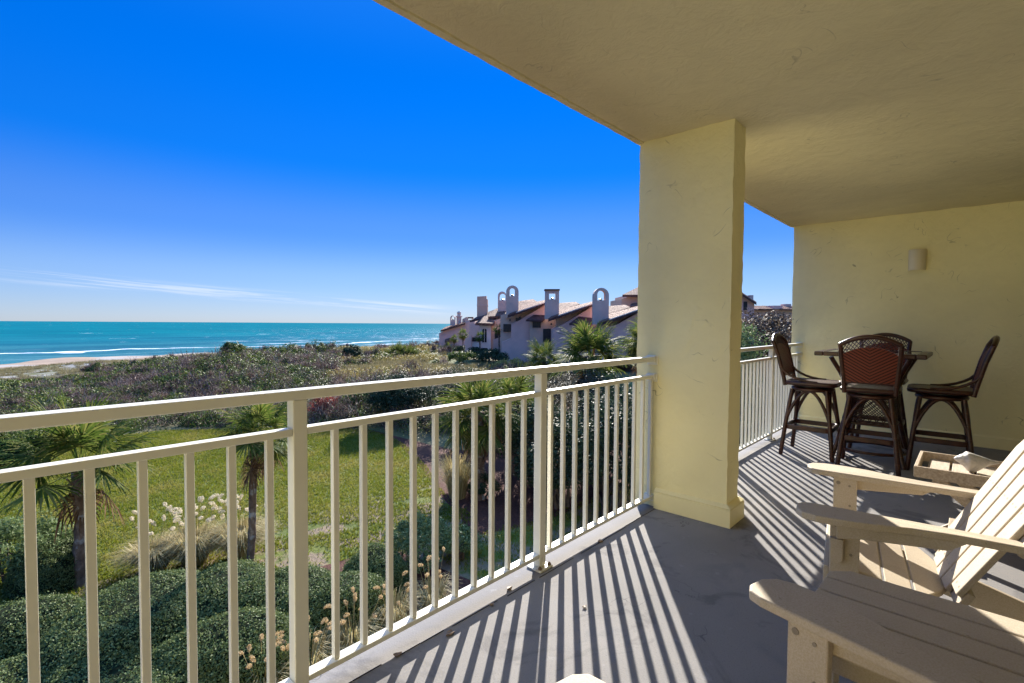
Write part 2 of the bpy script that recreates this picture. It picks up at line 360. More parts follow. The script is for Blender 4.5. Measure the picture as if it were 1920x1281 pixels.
def sea_mat():
    t = NT('sea_water'); x = t.xyz()
    off = t.math('SUBTRACT', t.math('ADD', x['Y'], t.math('MULTIPLY', x['X'], -0.08)), 176.0)          # metres out from the waterline
    warp = t.math('MULTIPLY', t.math('SUBTRACT', t.noise(0.014, 5), 0.5), 70.0)
    warp2 = t.math('MULTIPLY', t.math('SUBTRACT', t.noise(0.11, 4), 0.5), 7.0)
    d = t.math('ADD', off, t.math('ADD', warp, warp2))
    base = t.ramp(t.maprange(off, 0, 420), [(0.0, (0.035, 0.15, 0.175)), (0.25, (0.01, 0.145, 0.18)), (1.0, (0.0, 0.15, 0.175))])
    patchy = t.noise(0.02, 5, 0.6, stretch=(0.5, 1.6, 1)); base = t.mix(t.maprange(patchy, 0.4, 0.65, 0, 0.6), base, (0.0, 0.07, 0.115))
    foam_glint = None
    tex = t.noise(0.35, 6, 0.7, stretch=(0.16, 1.6, 1))
    for c, w, th in ((3, 3, 0.40), (17, 3, 0.46), (38, 2.4, 0.36), (62, 3.5, 0.48), (95, 3, 0.52)):
        b = t.maprange(t.math('ABSOLUTE', t.math('SUBTRACT', d, float(c))), w, w * 0.15)
        g = t.math('MULTIPLY', b, t.maprange(t.noise(0.018, 3, stretch=(1.0, 0.3, 1)), th, th + 0.1) if c != 38 else t.maprange(t.noise(0.009, 3), 0.25, 0.42))
        g = t.math('MULTIPLY', g, t.maprange(tex, 0.42, 0.60) if c != 38 else t.maprange(tex, 0.30, 0.50))
        g = g if c == 38 else t.math('MULTIPLY', g, t.maprange(x['X'], 20, 110, 0.12, 1.0))
        foam_glint = g if foam_glint is None else t.math('MAXIMUM', foam_glint, g)
    caps_glint = t.math('MULTIPLY', t.maprange(t.noise(0.09, 5, 0.62, stretch=(0.35, 1.0, 1)), 0.69, 0.72), t.maprange(off, 40, 120))
    painted_glint = t.math('MULTIPLY', t.maprange(t.noise(0.30, 5, 0.7, stretch=(0.4, 1.2, 1)), 0.60, 0.66), t.math('MULTIPLY', t.maprange(off, 30, 80), t.math('MULTIPLY', t.maprange(off, 900, 300), t.maprange(t.math('DIVIDE', x['X'], t.math('MAXIMUM', x['Y'], 1.0)), 0.22, 0.60)))); caps_glint = t.math('MAXIMUM', caps_glint, painted_glint)  # sun glitter painted as white specks towards the sun, merged with the whitecaps
    wash = t.math('MULTIPLY', t.maprange(tex, 0.58, 0.70), t.math('MULTIPLY', t.maprange(off, 90, 5, 0, 0.5), t.maprange(x['X'], 10, 90, 0.25, 1.0)))
    foam_glint = t.math('MAXIMUM', t.math('MAXIMUM', foam_glint, caps_glint), wash)
    base = t.mix(foam_glint, base, (0.90, 0.91, 0.92))
    t.set(base=base, rough=t.math('MULTIPLY_ADD', foam_glint, 0.5, 0.30), spec=0.0)
    t.bump(t.noise(0.16, 6, 0.62, stretch=(0.6, 1.5, 1)), 1.0, 1.1); t.bump(t.noise(1.1, 4, 0.6, stretch=(0.7, 1.3, 1)), 0.8, 0.22)
    gl = t.n.new('ShaderNodeBsdfGlossy'); gl.inputs['Roughness'].default_value = 0.28; mx = t.n.new('ShaderNodeMixShader'); mx.inputs[0].default_value = 0.06
    t.l.new(t.b.inputs['Normal'].links[0].from_socket, gl.inputs['Normal']); t.l.new(t.b.outputs[0], mx.inputs[1]); t.l.new(gl.outputs[0], mx.inputs[2]); t.l.new(mx.outputs[0], t.out.inputs['Surface'])
    return t.m
M['sea'] = sea_mat()

def leaf(name, cols, tr=0.35, rough=0.5, spec=0.35, dark=None, pscale=0.8, obj=False):
    t = NT(name); i = t.island(); n = len(cols)
    base = t.ramp(i, [(k / max(1, n - 1), c) for k, c in enumerate(cols)])
    if dark: base = t.mix(t.maprange(t.noise(pscale, 3), 0.42, 0.62, 0, 0.75), base, dark)
    if obj: base = t.mix(t.math('MULTIPLY', t.objrand(), 0.35), base, (0.08, 0.10, 0.02))
    t.set(base=base, rough=rough, spec=spec); t.translucent(base, tr); return t.m
M['box'] = leaf('clipped_hedge_leaf', [(0.055, 0.086, 0.028), (0.118, 0.16, 0.052), (0.22, 0.26, 0.11)], 0.25, 0.55, 0.10)
M['core'] = plain('inner_twig_shade', (0.012, 0.018, 0.008), 0.95, 0.05, 0.4, 12)  # near-black shell behind the leaves, inner shade put in its colour
M['pitt'] = leaf('light_shrub_leaf', [(0.086, 0.138, 0.052), (0.147, 0.216, 0.078), (0.241, 0.293, 0.129)], 0.3, 0.55, 0.12)
M['thick'] = leaf('brown_thicket_leaf', [(0.052, 0.036, 0.028), (0.105, 0.076, 0.055), (0.21, 0.165, 0.11)], 0.3, 0.6, 0.1, dark=(0.03, 0.022, 0.02), pscale=0.5)
M['dkleaf'] = leaf('dark_shrub_leaf', [(0.015, 0.030, 0.015), (0.033, 0.057, 0.027), (0.068, 0.099, 0.051)], 0.22, 0.55, 0.12)
M['myrtle'] = leaf('olive_thicket_leaf', [(0.044, 0.037, 0.029), (0.076, 0.069, 0.044), (0.136, 0.120, 0.076)], 0.3, 0.55, 0.12)
M['grn'] = leaf('dune_green_leaf', [(0.042, 0.066, 0.013), (0.10, 0.145, 0.024), (0.30, 0.34, 0.06)], 0.22, 0.55, 0.12, dark=(0.022, 0.034, 0.014), pscale=0.8)
M['twig'] = leaf('bare_purple_twigs', [(0.060, 0.034, 0.027), (0.152, 0.096, 0.077), (0.432, 0.328, 0.264)], 0.22, 0.6, 0.1, dark=(0.04, 0.03, 0.036), pscale=0.7)
M['yel'] = leaf('yellow_dune_leaf', [(0.216, 0.172, 0.046), (0.360, 0.278, 0.072), (0.486, 0.378, 0.126)], 0.22, 0.55, 0.12)
M['stem'] = leaf('bare_grey_stems', [(0.16, 0.13, 0.115), (0.26, 0.21, 0.185), (0.36, 0.31, 0.28)], 0.1, 0.8, 0.05)
M['red'] = leaf('red_shrub_leaf', [(0.16, 0.022, 0.018), (0.30, 0.045, 0.03), (0.38, 0.10, 0.07)], 0.4, 0.55, 0.12)
M['tan'] = leaf('dry_dune_grass', [(0.150, 0.127, 0.064), (0.218, 0.189, 0.086), (0.287, 0.241, 0.138)], 0.35, 0.55, 0.12)
M['frond'] = leaf('palm_frond', [(0.043, 0.074, 0.014), (0.070, 0.105, 0.017), (0.129, 0.156, 0.031), (0.203, 0.187, 0.055)], 0.42, 0.6, 0.05)
M['dead'] = leaf('dead_palm_frond', [(0.075, 0.042, 0.022), (0.14, 0.085, 0.045), (0.24, 0.17, 0.10)], 0.3, 0.8, 0.05)
def bark():
    t = NT('palm_bark'); n = t.noise(7, 6, 0.65, stretch=(1, 1, 0.6)); b2 = t.noise(2.2, 4)
    base = t.ramp(n, [(0.3, (0.068, 0.045, 0.033)), (0.55, (0.180, 0.128, 0.090)), (0.75, (0.330, 0.277, 0.225))])
    base = t.mix(t.maprange(b2, 0.55, 0.62, 0, 0.7), base, (0.360, 0.375, 0.360))
    t.set(base=base, rough=0.95, spec=0.1); t.bump(n, 1.0, 0.05); return t.m
M['bark'] = bark()
M['boot'] = plain('palm_boot', (0.20, 0.125, 0.08), 0.85, 0.15, 0.5, 12)
M['limb'] = plain('grey_limb_bark', (0.12, 0.095, 0.075), 0.9, 0.1, 0.35, 10, 0.5, 30)
M['straw'] = leaf('straw_grass_blade', [(0.30, 0.23, 0.09), (0.48, 0.385, 0.18), (0.64, 0.54, 0.30), (0.18, 0.20, 0.06)], 0.4, 0.6, 0.2)
M['plume'] = leaf('seed_plume', [(0.62, 0.54, 0.40), (0.80, 0.73, 0.58)], 0.5, 0.9, 0.1)
M['plumetan'] = leaf('tan_seed_plume', [(0.42, 0.29, 0.13), (0.58, 0.43, 0.23), (0.70, 0.57, 0.38)], 0.5, 0.9, 0.1)
M['pink'] = stucco('pink_stucco', (0.74, 0.45, 0.385), 0.0); M['pinkd'] = stucco('tan_stucco', (0.62, 0.42, 0.32), 0.0); M['cream'] = stucco('cream_stucco', (0.80, 0.72, 0.66), 0.0)
M['chim'] = stucco('chimney_stucco', (0.62, 0.45, 0.38), 0.0)
def tile(name, a, b):
    t = NT(name); v = t.noise(3.0, 4); w = t.n.new('ShaderNodeTexWave'); w.inputs['Scale'].default_value = 3.2; w.bands_direction = 'X'; t.l.new(t.tc.outputs['Object'], w.inputs['Vector'])
    t.set(base=t.ramp(v, [(0.3, a), (0.7, b)]), rough=0.85, spec=0.2); t.bump(w.outputs['Fac'], 0.9, 0.08); return t.m
M['tile'] = tile('clay_roof_tile', (0.115, 0.05, 0.038), (0.24, 0.125, 0.095)); M['tiled'] = tile('dark_roof_tile', (0.070, 0.036, 0.036), (0.140, 0.073, 0.067))
M['dark'] = plain('dark_window_glass', (0.012, 0.016, 0.026), 0.25, 0.3, 0.2); M['wframe'] = plain('window_frame_brown', (0.03, 0.022, 0.02), 0.5); M['rake'] = plain('pale_rake_board', (0.66, 0.55, 0.50), 0.7)
# ------------------------------------------------------------------ terrain, lawn, sea
GZ = -4.7
def sst(a, b, v): t = np.clip((v - a) / (b - a), 0, 1); return t * t * (3 - 2 * t)
def lawn_far(x):            # far edge of the lawn
    return np.interp(x, [-60, 0, 7.4, 12.0, 15.0, 16.0], [33.6, 33.6, 33.2, 29.3, 25.2, 22.0])
def gz(x, y):
    x = np.asarray(x, float); y = np.asarray(y, float)
    e = np.where(x < 16, lawn_far(x), 14.0)
    up = sst(0, 14, y - e - 1.0) * (0.12 + 0.88 * sst(4, 18, x))
    hump = 0.45 * np.exp(-((x - 14) / 20) ** 2 - ((y - 52) / 14) ** 2)
    roll = 0.35 * np.sin(x * 0.21 + 1.3) * np.cos(y * 0.17) + 0.25 * np.sin(x * 0.07 + y * 0.11)
    z = GZ + up * (0.5 + roll) + hump * up - 0.3 * sst(60, 100, y)
    y0 = 42 + 52 * sst(4, 45, x); y1 = 150 + 0.10 * x
    t = np.clip((y - y0) / (y1 - y0), 0, 1); z = z - 3.35 * (0.55 * t + 0.45 * t * t * (3 - 2 * t)) - 1.3 * sst(0, 40, y - y1)
    return z
def grid_sheet(name, xs, ys, zf, mat):
    X, Y = np.meshgrid(xs, ys); Z = zf(X, Y); V = np.stack([X.ravel(), Y.ravel(), Z.ravel()], 1)
    n, k = len(ys), len(xs); i = np.arange((n - 1) * (k - 1)); a = (i // (k - 1)) * k + i % (k - 1)
    return arr_mesh(name, V, np.stack([a, a + 1, a + 1 + k, a + k], 1), mat, smooth=True)
xs = np.unique(np.concatenate([np.linspace(-400, -60, 18), np.linspace(-60, 140, 134), np.linspace(140, 900, 40)]))
ys = np.unique(np.concatenate([np.linspace(-300, 0, 12), np.linspace(0, 150, 110), np.linspace(150, 330, 80)]))
struct(grid_sheet('ground', xs, ys, gz, M['ground']))
sx = np.concatenate([[-20000, -4000, -1200], np.linspace(-500, 900, 12), [2500, 8000, 20000]])
sy = np.concatenate([np.linspace(140, 700, 10), [1200, 3000, 9000, 24000]])
struct(grid_sheet('sea', sx, sy, lambda X, Y: np.full_like(X, -8.55), M['sea']))

# lawn: one sheet 3 cm over the soil, and its turf blades
LAWN = [(-60, 6.0), (5.2, 9.6), (7.6, 10.7), (9.4, 10.6), (10.6, 11.2), (11.2, 13.3), (12.9, 16.5), (14.6, 20.5), (15.6, 24.6), (12.0, 28.9), (7.4, 32.6), (2, 33.1), (-60, 33.1)]
mb = MB(); mb.add([(x, y, GZ + 0.03) for x, y in LAWN], [tuple(range(len(LAWN)))])
lawn = struct(mb.build('lawn', M['lawn']))
mb = MB(); mb.add([(x, y, GZ + 0.034) for x, y in [(7.2, 5.5), (12, 3.0), (17, 3.0), (17, 9.3), (11.5, 9.7), (9.2, 10.6), (7.8, 11.0)]], [(0, 1, 2, 3, 4, 5, 6)])
struct(mb.build('lawn_strip', M['lawn']))
MUL = [(9.3, 10.3), (11.5, 9.45), (17, 9.05), (30, 8), (30, 22), (16.2, 25.2), (15.2, 24.2), (14.3, 20.5), (12.6, 16.5), (11.0, 13.3), (10.2, 11.4)]
mb = MB(); mb.add([(x, y, GZ + 0.038) for x, y in MUL], [tuple(range(len(MUL)))]); struct(mb.build('mulch_bed', M['mulch']))
NEARB = [(-8, 1.8), (9.3, 1.8), (8.1, 6.5), (7.5, 11.3), (5.3, 11.7), (2.0, 12.8), (-0.5, 13.5), (-8, 13.5)]
mb = MB(); mb.add([(x, y, GZ + 0.042) for x, y in NEARB], [tuple(range(len(NEARB)))]); struct(mb.build('planting_bed', M['mulch']))
def inside(P, poly):
    x, y = P[:, 0], P[:, 1]; c = np.zeros(len(P), bool); n = len(poly)
    for i in range(n):
        (x0, y0), (x1, y1) = poly[i], poly[(i + 1) % n]
        q = ((y0 > y) != (y1 > y)); xx = (x1 - x0) * (y - y0) / ((y1 - y0) if y1 != y0 else 1e-9) + x0
        c ^= q & (x < xx)
    return c
rng = np.random.default_rng(7)
def blades(P, h, w, rng, lean=0.6):
    n = len(P); a = rng.uniform(0, 2 * np.pi, n); hh = h * rng.uniform(0.6, 1.3, n); ww = w * rng.uniform(0.7, 1.3, n)
    d = np.stack([np.cos(a), np.sin(a), np.zeros(n)], 1); l = rng.uniform(0, 2 * np.pi, n); ln = lean * rng.uniform(0.3, 1, n) * hh
    tip = P + np.stack([np.cos(l) * ln, np.sin(l) * ln, hh], 1)
    V = np.stack([P - d * ww[:, None] / 2, P + d * ww[:, None] / 2, tip], 1).reshape(-1, 3)
    return V, np.arange(3 * n).reshape(-1, 3)
n = 300000
u = rng.uniform(0, 1, n); Px = rng.uniform(-6, 15.2, n); Py = 8 + 25.5 * u
P = np.stack([Px, Py, np.full(n, GZ + 0.03)], 1)
bare = np.sin(P[:, 0] * 1.7 + 2 * np.sin(P[:, 1] * 0.9)) * np.cos(P[:, 1] * 1.3 + P[:, 0] * 0.5)
edge = (P[:, 1] < 14.5)
keep = inside(P, LAWN) & ~inside(P, NEARB) & ~(edge & (bare > 0.35) & (rng.uniform(0, 1, n) < 0.85)); P = P[keep]
n2 = 14000; P2 = np.stack([rng.uniform(8, 17, n2), rng.uniform(3, 10.2, n2), np.full(n2, GZ + 0.034)], 1)
P2 = P2[inside(P2, [(7.2, 5.5), (12, 3.0), (17, 3.0), (17, 9.3), (11.5, 9.7), (9.2, 10.6), (7.8, 11.0)])]
P = np.concatenate([P, P2])
V, Q = blades(P, 0.075, 0.03, rng, 1.1)
tag(arr_mesh('lawn_grass', V, Q, M['blade']), 'short green turf grass covering the lawn', 'grass', kind='stuff')

# ------------------------------------------------------------------ balcony shell
DECK0, RAIL_Y, CEIL, EDGE, XW, BACK = -3.4, 1.655, 2.607, 1.813, 7.417, -1.95
def rough_box(name, x0, x1, y0, y1, z0, z1, mat, step=0.06, amp=0.004, seed=1, parent=None, off=(0, 0, 0)):
    """a plastered block whose faces and arrises wander by a few millimetres"""
    b = bmesh.new(); bmesh.ops.create_cube(b, size=1.0)
    for v in b.verts: v.co = Vector((x0 + (v.co.x + .5) * (x1 - x0), y0 + (v.co.y + .5) * (y1 - y0), z0 + (v.co.z + .5) * (z1 - z0)))
    for ax, L in ((0, x1 - x0), (1, y1 - y0), (2, z1 - z0)):
        k = max(1, int(L / step)); 
        for i in range(1, k):
            no = [0, 0, 0]; no[ax] = 1; co = [x0, y0, z0]; co[ax] += L * i / k
            bmesh.ops.bisect_plane(b, geom=b.verts[:] + b.edges[:] + b.faces[:], plane_co=co, plane_no=no)
    r_ = random.Random(seed)
    for v in b.verts: v.co += Vector((r_.uniform(-amp, amp), r_.uniform(-amp, amp), r_.uniform(-amp, amp) * 0.5)) - Vector(off)
    me = bpy.data.meshes.new(name); b.to_mesh(me); b.free(); me.materials.append(mat)
    for p in me.polygons: p.use_smooth = True
    me.set_sharp_from_angle(angle=R(50))
    o = bpy.data.objects.new(name, me); COL.objects.link(o)
    if parent: o.parent = parent
    return o
mb = MB(); mb.box(DECK0, XW, BACK, EDGE - 0.01, -0.28, 0.0); struct(mb.build('deck', M['deck']))
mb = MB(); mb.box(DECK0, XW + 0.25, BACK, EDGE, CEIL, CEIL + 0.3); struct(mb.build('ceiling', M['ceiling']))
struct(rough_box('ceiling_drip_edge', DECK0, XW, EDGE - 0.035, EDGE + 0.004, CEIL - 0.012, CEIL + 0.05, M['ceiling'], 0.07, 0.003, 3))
mb = MB(); mb.box(DECK0, XW + 0.25, BACK - 0.25, BACK - 0.002, -5, CEIL + 0.3); struct(mb.build('building_wall', M['stucco']))
mb = MB(); mb.box(DECK0 - 0.25, DECK0 - 0.002, BACK, EDGE, -5, CEIL + 0.3); struct(mb.build('side_wall', M['stucco']))
mb = MB(); mb.box(DECK0, XW, BACK, 1.2, -5.0, -0.285); struct(mb.build('lower_storey_wall', M['stucco']))
ew = thing('end_wall', 'yellow stucco wall closing the far end of the balcony behind the bar stools', 'wall', (XW, 0, 0))
rough_box('wall', XW, XW + 0.24, BACK, 1.779, -5.0, CEIL - 0.001, M['stucco'], 0.12, 0.003, 5, ew, (XW, 0, 0))
mb = MB(); mb.prism([(-0.022, BACK + .01, 0.002), (-0.022, BACK + .01, 0.118), (-0.006, BACK + .01, 0.132), (0.01, BACK + .01, 0.132), (0.01, BACK + .01, 0.002)], (0, 1.76 - BACK, 0)); mb.build('skirting', M['trim'], ew, bevel=0.003)

pl = thing('pillar', 'wide yellow stucco pillar standing between the two lengths of railing', 'pillar', (3.42, 1.47, 0))
off = (3.42, 1.47, 0)
rough_box('shaft', 3.320, 3.533, 1.150, 1.806, 0.0, CEIL - 0.001, M['stucco'], 0.05, 0.0028, 9, pl, off)
mb = MB(); mb.box(3.281, 3.552, 1.112, 1.640, 0.0, 0.116); mb.box(3.2845, 3.5485, 1.1155, 1.638, 0.1165, 0.1245)
mb.add([(3.281, 1.112, .125), (3.552, 1.112, .125), (3.552, 1.64, .125), (3.281, 1.64, .125), (3.312, 1.143, .140), (3.541, 1.143, .140), (3.541, 1.64, .140), (3.312, 1.64, .140)],
       [(0, 1, 5, 4), (1, 2, 6, 5), (2, 3, 7, 6), (3, 0, 4, 7), (4, 5, 6, 7)])
mb.build('base_trim', M['trim'], pl, bevel=0.003, off=off)

# ------------------------------------------------------------------ railings
def railing(x0, x1, posts, label, group=None, left_bracket=False, right_bracket=True):
    rt = thing('railing', label, 'railing', (x0, RAIL_Y, 0), 0, 'balcony railings')
    o_ = (x0, RAIL_Y, 0); y0, y1 = RAIL_Y, RAIL_Y + 0.049
    mb = MB(); mb.box(x0, x1, y0 - 0.002, y1 + 0.008, 1.041, 1.075); mb.build('top_rail', M['rail'], rt, bevel=0.004, off=o_)
    w = 0.049; cuts = sorted(posts); segs = []; a = x0
    for p in cuts: segs.append((a, p)); a = p + w
    segs.append((a, x1)); segs = [(a, b) for a, b in segs if b - a > 0.03]
    for a, b in segs:
        mb = MB(); mb.box(a + .001, b - .001, y0 + 0.004, y1 - 0.002, 0.921, 0.9455); mb.build('mid_rail', M['rail'], rt, bevel=0.003, off=o_)
        mb = MB(); mb.box(a + .001, b - .001, y0 + 0.002, y1 - 0.002, 0.0616, 0.0825); mb.build('bottom_rail', M['rail'], rt, bevel=0.003, off=o_)
        pit = 0.1145
        if a > x0 + .02 and b < x1 - .02 and abs(b - a - 1.252) < .02 and a > 0: xbs = [a + .1096 + pit * i for i in range(10)]
        elif b < x1 - .02: xbs = [b - .070 - pit * .985 * i for i in range(14)]
        else: xbs = [a + .060 + pit * i for i in range(14)]
        for xb in xbs:
            if xb < a + .03 or xb > b - .018: continue
            mb = MB(); mb.box(xb - 0.0105, xb + 0.0105, y0 + 0.012, y0 + 0.035, 0.083, 0.9205); mb.build('baluster', M['rail'], rt, bevel=0.001, seg=1, off=o_)
    for p in cuts:
        mb = MB(); mb.box(p, p + w, y0, y1, 0.012, 1.0405); po = mb.build('post', M['rail'], rt, bevel=0.004, off=o_)
        mb = MB(); mb.box(p - 0.028, p + w + 0.028, y0 - 0.028, y1 + 0.02, 0.0, 0.011); mb.build('base_plate', M['rail'], po, bevel=0.003, off=o_)
        for bx, by in ((p - 0.014, y0 - 0.012), (p + w + 0.014, y0 - 0.012), (p + w + 0.014, y1 + 0.008)):
            mb = MB(); mb.lathe([(0.011, 0.011), (0.011, 0.02), (0.005, 0.021), (0.005, 0.027)], 6, (bx, by, 0)); mb.build('bolt', M['bolt'], po, off=o_)
    ends = ([(x0, 1)] if left_bracket else []) + ([(x1, -1)] if right_bracket else [])
    for xe, sg in ends:
        for zz, hh in ((1.036, 0.044), (0.917, 0.034), (0.057, 0.032)):
            mb = MB(); xa, xb = sorted((xe, xe + sg * 0.032))
            mb.box(xa, xb, y0 - 0.006, y1 + 0.012, zz - 0.004, zz + hh + 0.002); mb.box(*sorted((xe - sg * 0.004, xe + sg * 0.006)), y0 - 0.014, y1 + 0.016, zz - 0.02, zz + hh + 0.004)
            mb.build('wall_bracket', M['rail'], rt, bevel=0.003, off=o_)
    return rt
railing(-1.35, 3.318, [0.734 - 1.301, 0.734, 2.035], 'long cream metal railing in front of the lawn, ending at the yellow pillar')
railing(3.536, 7.414, [4.852, 6.153], 'cream metal railing between the pillar and the end wall, beside the bar stools', left_bracket=True)

# wall lamp
sc = thing('wall_lamp', 'cream half-round ceramic lamp fixed high on the yellow end wall', 'lamp', (XW - 0.002, 0.5, 2.06))
mb = MB(); n_ = 14; hw = 0.082
prof = [(-(0.012 + 0.085 * math.sin(math.pi * i / n_)), hw * math.cos(math.pi * i / n_)) for i in range(n_ + 1)]
ring = lambda z_, s_: [(x * s_, y * s_, z_) for x, y in prof]
V = ring(-.118, .97) + ring(.112, 1.0) + ring(.118, .97); k = n_ + 1
F = [(i, i + 1, k + i + 1, k + i) for i in range(n_)] + [(k + i, k + i + 1, 2 * k + i + 1, 2 * k + i) for i in range(n_)] + [tuple(range(2 * k, 3 * k))]
mb.add(V, F); mb.build('lamp_shade', M['lampshade'], sc, smooth=50)
mb = MB(); mb.box(-0.012, 0.002, -0.075, 0.075, -0.11, 0.11); mb.build('back_plate', M['lampshade'], sc, bevel=0.003)

mb = MB(); r_ = random.Random(4); xx = -1.3
while xx < 3.2:
    L_ = r_.uniform(.05, .3); yy_ = 1.615 + .012 * math.sin(xx * 2.3) + r_.uniform(-.002, .002); w_ = r_.uniform(.0015, .004); mb.box(xx, xx + L_, yy_, yy_ + w_, 0.0, 0.003); xx += L_ + (r_.uniform(0, .08) if r_.random() < .5 else .002)
struct(mb.build('deck_joint', M['black']))
for i, (x, y) in enumerate(((.86, 1.60), (1.12, 1.625), (1.35, 1.58), (1.62, 1.60), (1.78, 1.64), (2.55, 1.61), (1.9, 1.28), (1.45, .98))):
    mb = MB(); a = i * 1.3; q = .010 + .004 * (i % 3); mb.prism([(x + q * math.cos(a + t_) * (1.5 if k_ % 2 else .8), y + q * math.sin(a + t_) * .8, .004 + .003 * (k_ % 2)) for k_, t_ in enumerate(np.linspace(0, 5.5, 7))], (0, 0, .004))
    tag(mb.build('leaf_crumb', M['bolt']), 'tiny dry leaf crumb on the deck beside the bottom rail', 'leaf', 'leaf crumbs on the deck')
# ------------------------------------------------------------------ adirondack chairs
def slat_poly(mb, pts, up, t): mb.prism(pts, Vector(up) * t)
def adirondack(name, label, loc, rz):
    """faces local +Y; origin on the floor under the middle of the seat"""
    t = thing(name, label, 'chair', loc, rz, 'adirondack chairs')
    for s in (-1, 1):
        # front leg: two boards laminated, broad face sideways
        mb = MB(); mb.box(*sorted((s * .272, s * .297)), .345, .440, 0.0, .572); l = mb.build('front_leg', M['hdpe'], t, bevel=0.004)
        mb = MB(); mb.box(*sorted((s * .248, s * .271)), .365, .425, 0.0, .40); mb.build('leg_batten', M['hdpe'], l, bevel=0.004)
        for (yy, zz, rr) in ((.375, .535, .0055), (.372, .44, .0055), (.42, .545, .009)):
            for sx_, dx in ((s * .2975, 1), ):
                q = MB(); n8 = 10
                q.add([(sx_ + s * 0.0012, yy + rr * math.cos(2 * math.pi * j / n8), zz + rr * math.sin(2 * math.pi * j / n8)) for j in range(n8)] +
                      [(sx_ - s * 0.003, yy + rr * math.cos(2 * math.pi * j / n8), zz + rr * math.sin(2 * math.pi * j / n8)) for j in range(n8)],
                      [tuple(range(n8))] + [(j, (j + 1) % n8, n8 + (j + 1) % n8, n8 + j) for j in range(n8)]); q.build('screw', M['screw'], l)
            xi = s * .2715
            q = MB(); n8 = 10
            q.add([(xi - s * 0.0012, yy + rr * math.cos(2 * math.pi * j / n8), zz + rr * math.sin(2 * math.pi * j / n8)) for j in range(n8)] +
                  [(xi + s * 0.026, yy + rr * math.cos(2 * math.pi * j / n8), zz + rr * math.sin(2 * math.pi * j / n8)) for j in range(n8)],
                  [tuple(range(n8))] + [(j, (j + 1) % n8, n8 + (j + 1) % n8, n8 + j) for j in range(n8)]); q.build('screw', M['screw'], l)
        # arm: straight inside, tapering to the back on the outside, rounded tip
        P = [(.252, -.30), (.252, .50), (.262, .535), (.29, .552), (.34, .552), (.375, .53), (.392, .485), (.392, .40), (.374, .30), (.340, .196), (.323, .09), (.316, 0), (.312, -.30)]
        mb = MB(); mb.prism([(s * x, y, .573 + (0.0 if y > .3 else (y - .3) * .02)) for x, y in P], (0, 0, .027)); mb.build('arm', M['hdpe'], t, bevel=0.006, seg=3)
        mb = MB(); mb.prism([(s * .299, .42, .571), (s * .299, .05, .571), (s * .299, .10, .535), (s * .299, .34, .515), (s * .299, .42, .50)], (s * .024, 0, 0)); mb.build('arm_bracket', M['hdpe'], t, bevel=0.004)
        mb = MB(); mb.prism([(s * .299, .418 + .022 * math.cos(a_), .425 - .02 * math.sin(a_)) for a_ in np.linspace(0, math.pi, 7)] + [(s * .299, .396, .499), (s * .299, .44, .499)], (s * .022, 0, 0)); mb.build('arm_corbel', M['hdpe'], t, bevel=0.004)
        # side stringer from the front down to the floor behind
        mb = MB(); mb.prism([(s * .222, .43, .355), (s * .222, .43, .245), (s * .222, -.50, 0.0), (s * .222, -.62, 0.0), (s * .222, -.62, .05), (s * .222, .05, .268)], (s * .025, 0, 0)); mb.build('side_rail', M['hdpe'], t, bevel=0.004)
        mb = MB(); mb.bar((s * .31, -.22, .57), (s * .275, -.33, .12), .024, .07, (0, 1, 0)); mb.build('back_brace', M['hdpe'], t, bevel=0.004)
    # seat slats
    ys = [.437, .352, .262, .172]; 
    zs = lambda y: .372 - (.437 - y) * .20
    for i, y in enumerate(ys):
        if i < 3:
            y1 = y - .083; pts = [(-.265, y, zs(y)), (.265, y, zs(y)), (.265, y1, zs(y1)), (-.265, y1, zs(y1))]
        else:
            arc = [(.25 * math.cos(a), .165 - .085 * (1 - abs(math.sin(a - math.pi / 2)) ** 2)) for a in np.linspace(0, math.pi, 15)]
            cur = [(x, .075 + .085 * (abs(x) / .25) ** 2 * -1 + .02, 0) for x, _ in arc]
            pts = [(-.265, y, zs(y)), (.265, y, zs(y))] + [(x, yy, zs(yy)) for x, yy, _ in [(c[0], .05 + .09 * (abs(c[0]) / .25) ** 2, 0) for c in cur]]
        mb = MB(); mb.prism(pts, (0, .004, .02)); mb.build('seat_slat', M['hdpe'], t, bevel=0.004)
    mb = MB(); mb.prism([(-.27, .440, .26), (.27, .440, .26), (.27, .440, .368), (-.27, .440, .368)], (0, .02, 0)); mb.build('front_apron', M['hdpe'], t, bevel=0.004)
    # fan back
    th = R(28.5); up = Vector((0, -math.sin(th), math.cos(th))); nrm = Vector((0, math.cos(th), math.sin(th)))
    o = Vector((0, .075, .285)); n = 5
    for i in range(n):
        c0 = (i - 2) * .094; c1 = (i - 2) * .107; w0, w1 = .084, .089; L = .80 - .055 * (abs(i - 2) ** 1.6); L0 = 0.02 - 0.075 * (abs(i-2)/2) ** 2 * -0.6
        q = [o + Vector((c0 - w0 / 2, 0, 0)) + up * L0, o + Vector((c0 + w0 / 2, 0, 0)) + up * L0]
        tp = [(w1 / 2, L - .02 - .025 * (i > 2)), (w1 * .3, L), (-w1 * .3, L), (-w1 / 2, L - .02 - .025 * (i < 2))]
        q += [o + Vector((c1 + a, 0, 0)) + up * b for a, b in tp]
        mb = MB(); mb.prism(q, nrm * .020); sl = mb.build('back_slat', M['hdpe'], t, bevel=0.004)
        for b in (.09, .42):
            cc = c0 + (c1 - c0) * b / .8
            for dx in (-.018, .018):
                q = MB(); ctr = o + Vector((cc + dx, 0, 0)) + up * b + nrm * .0205; n8 = 8
                q.add([ctr + Vector((.005 * math.cos(2 * math.pi * j / n8), 0, 0)) + up * .005 * math.sin(2 * math.pi * j / n8) for j in range(n8)], [tuple(range(n8))]); q.build('screw', M['screw'], sl)
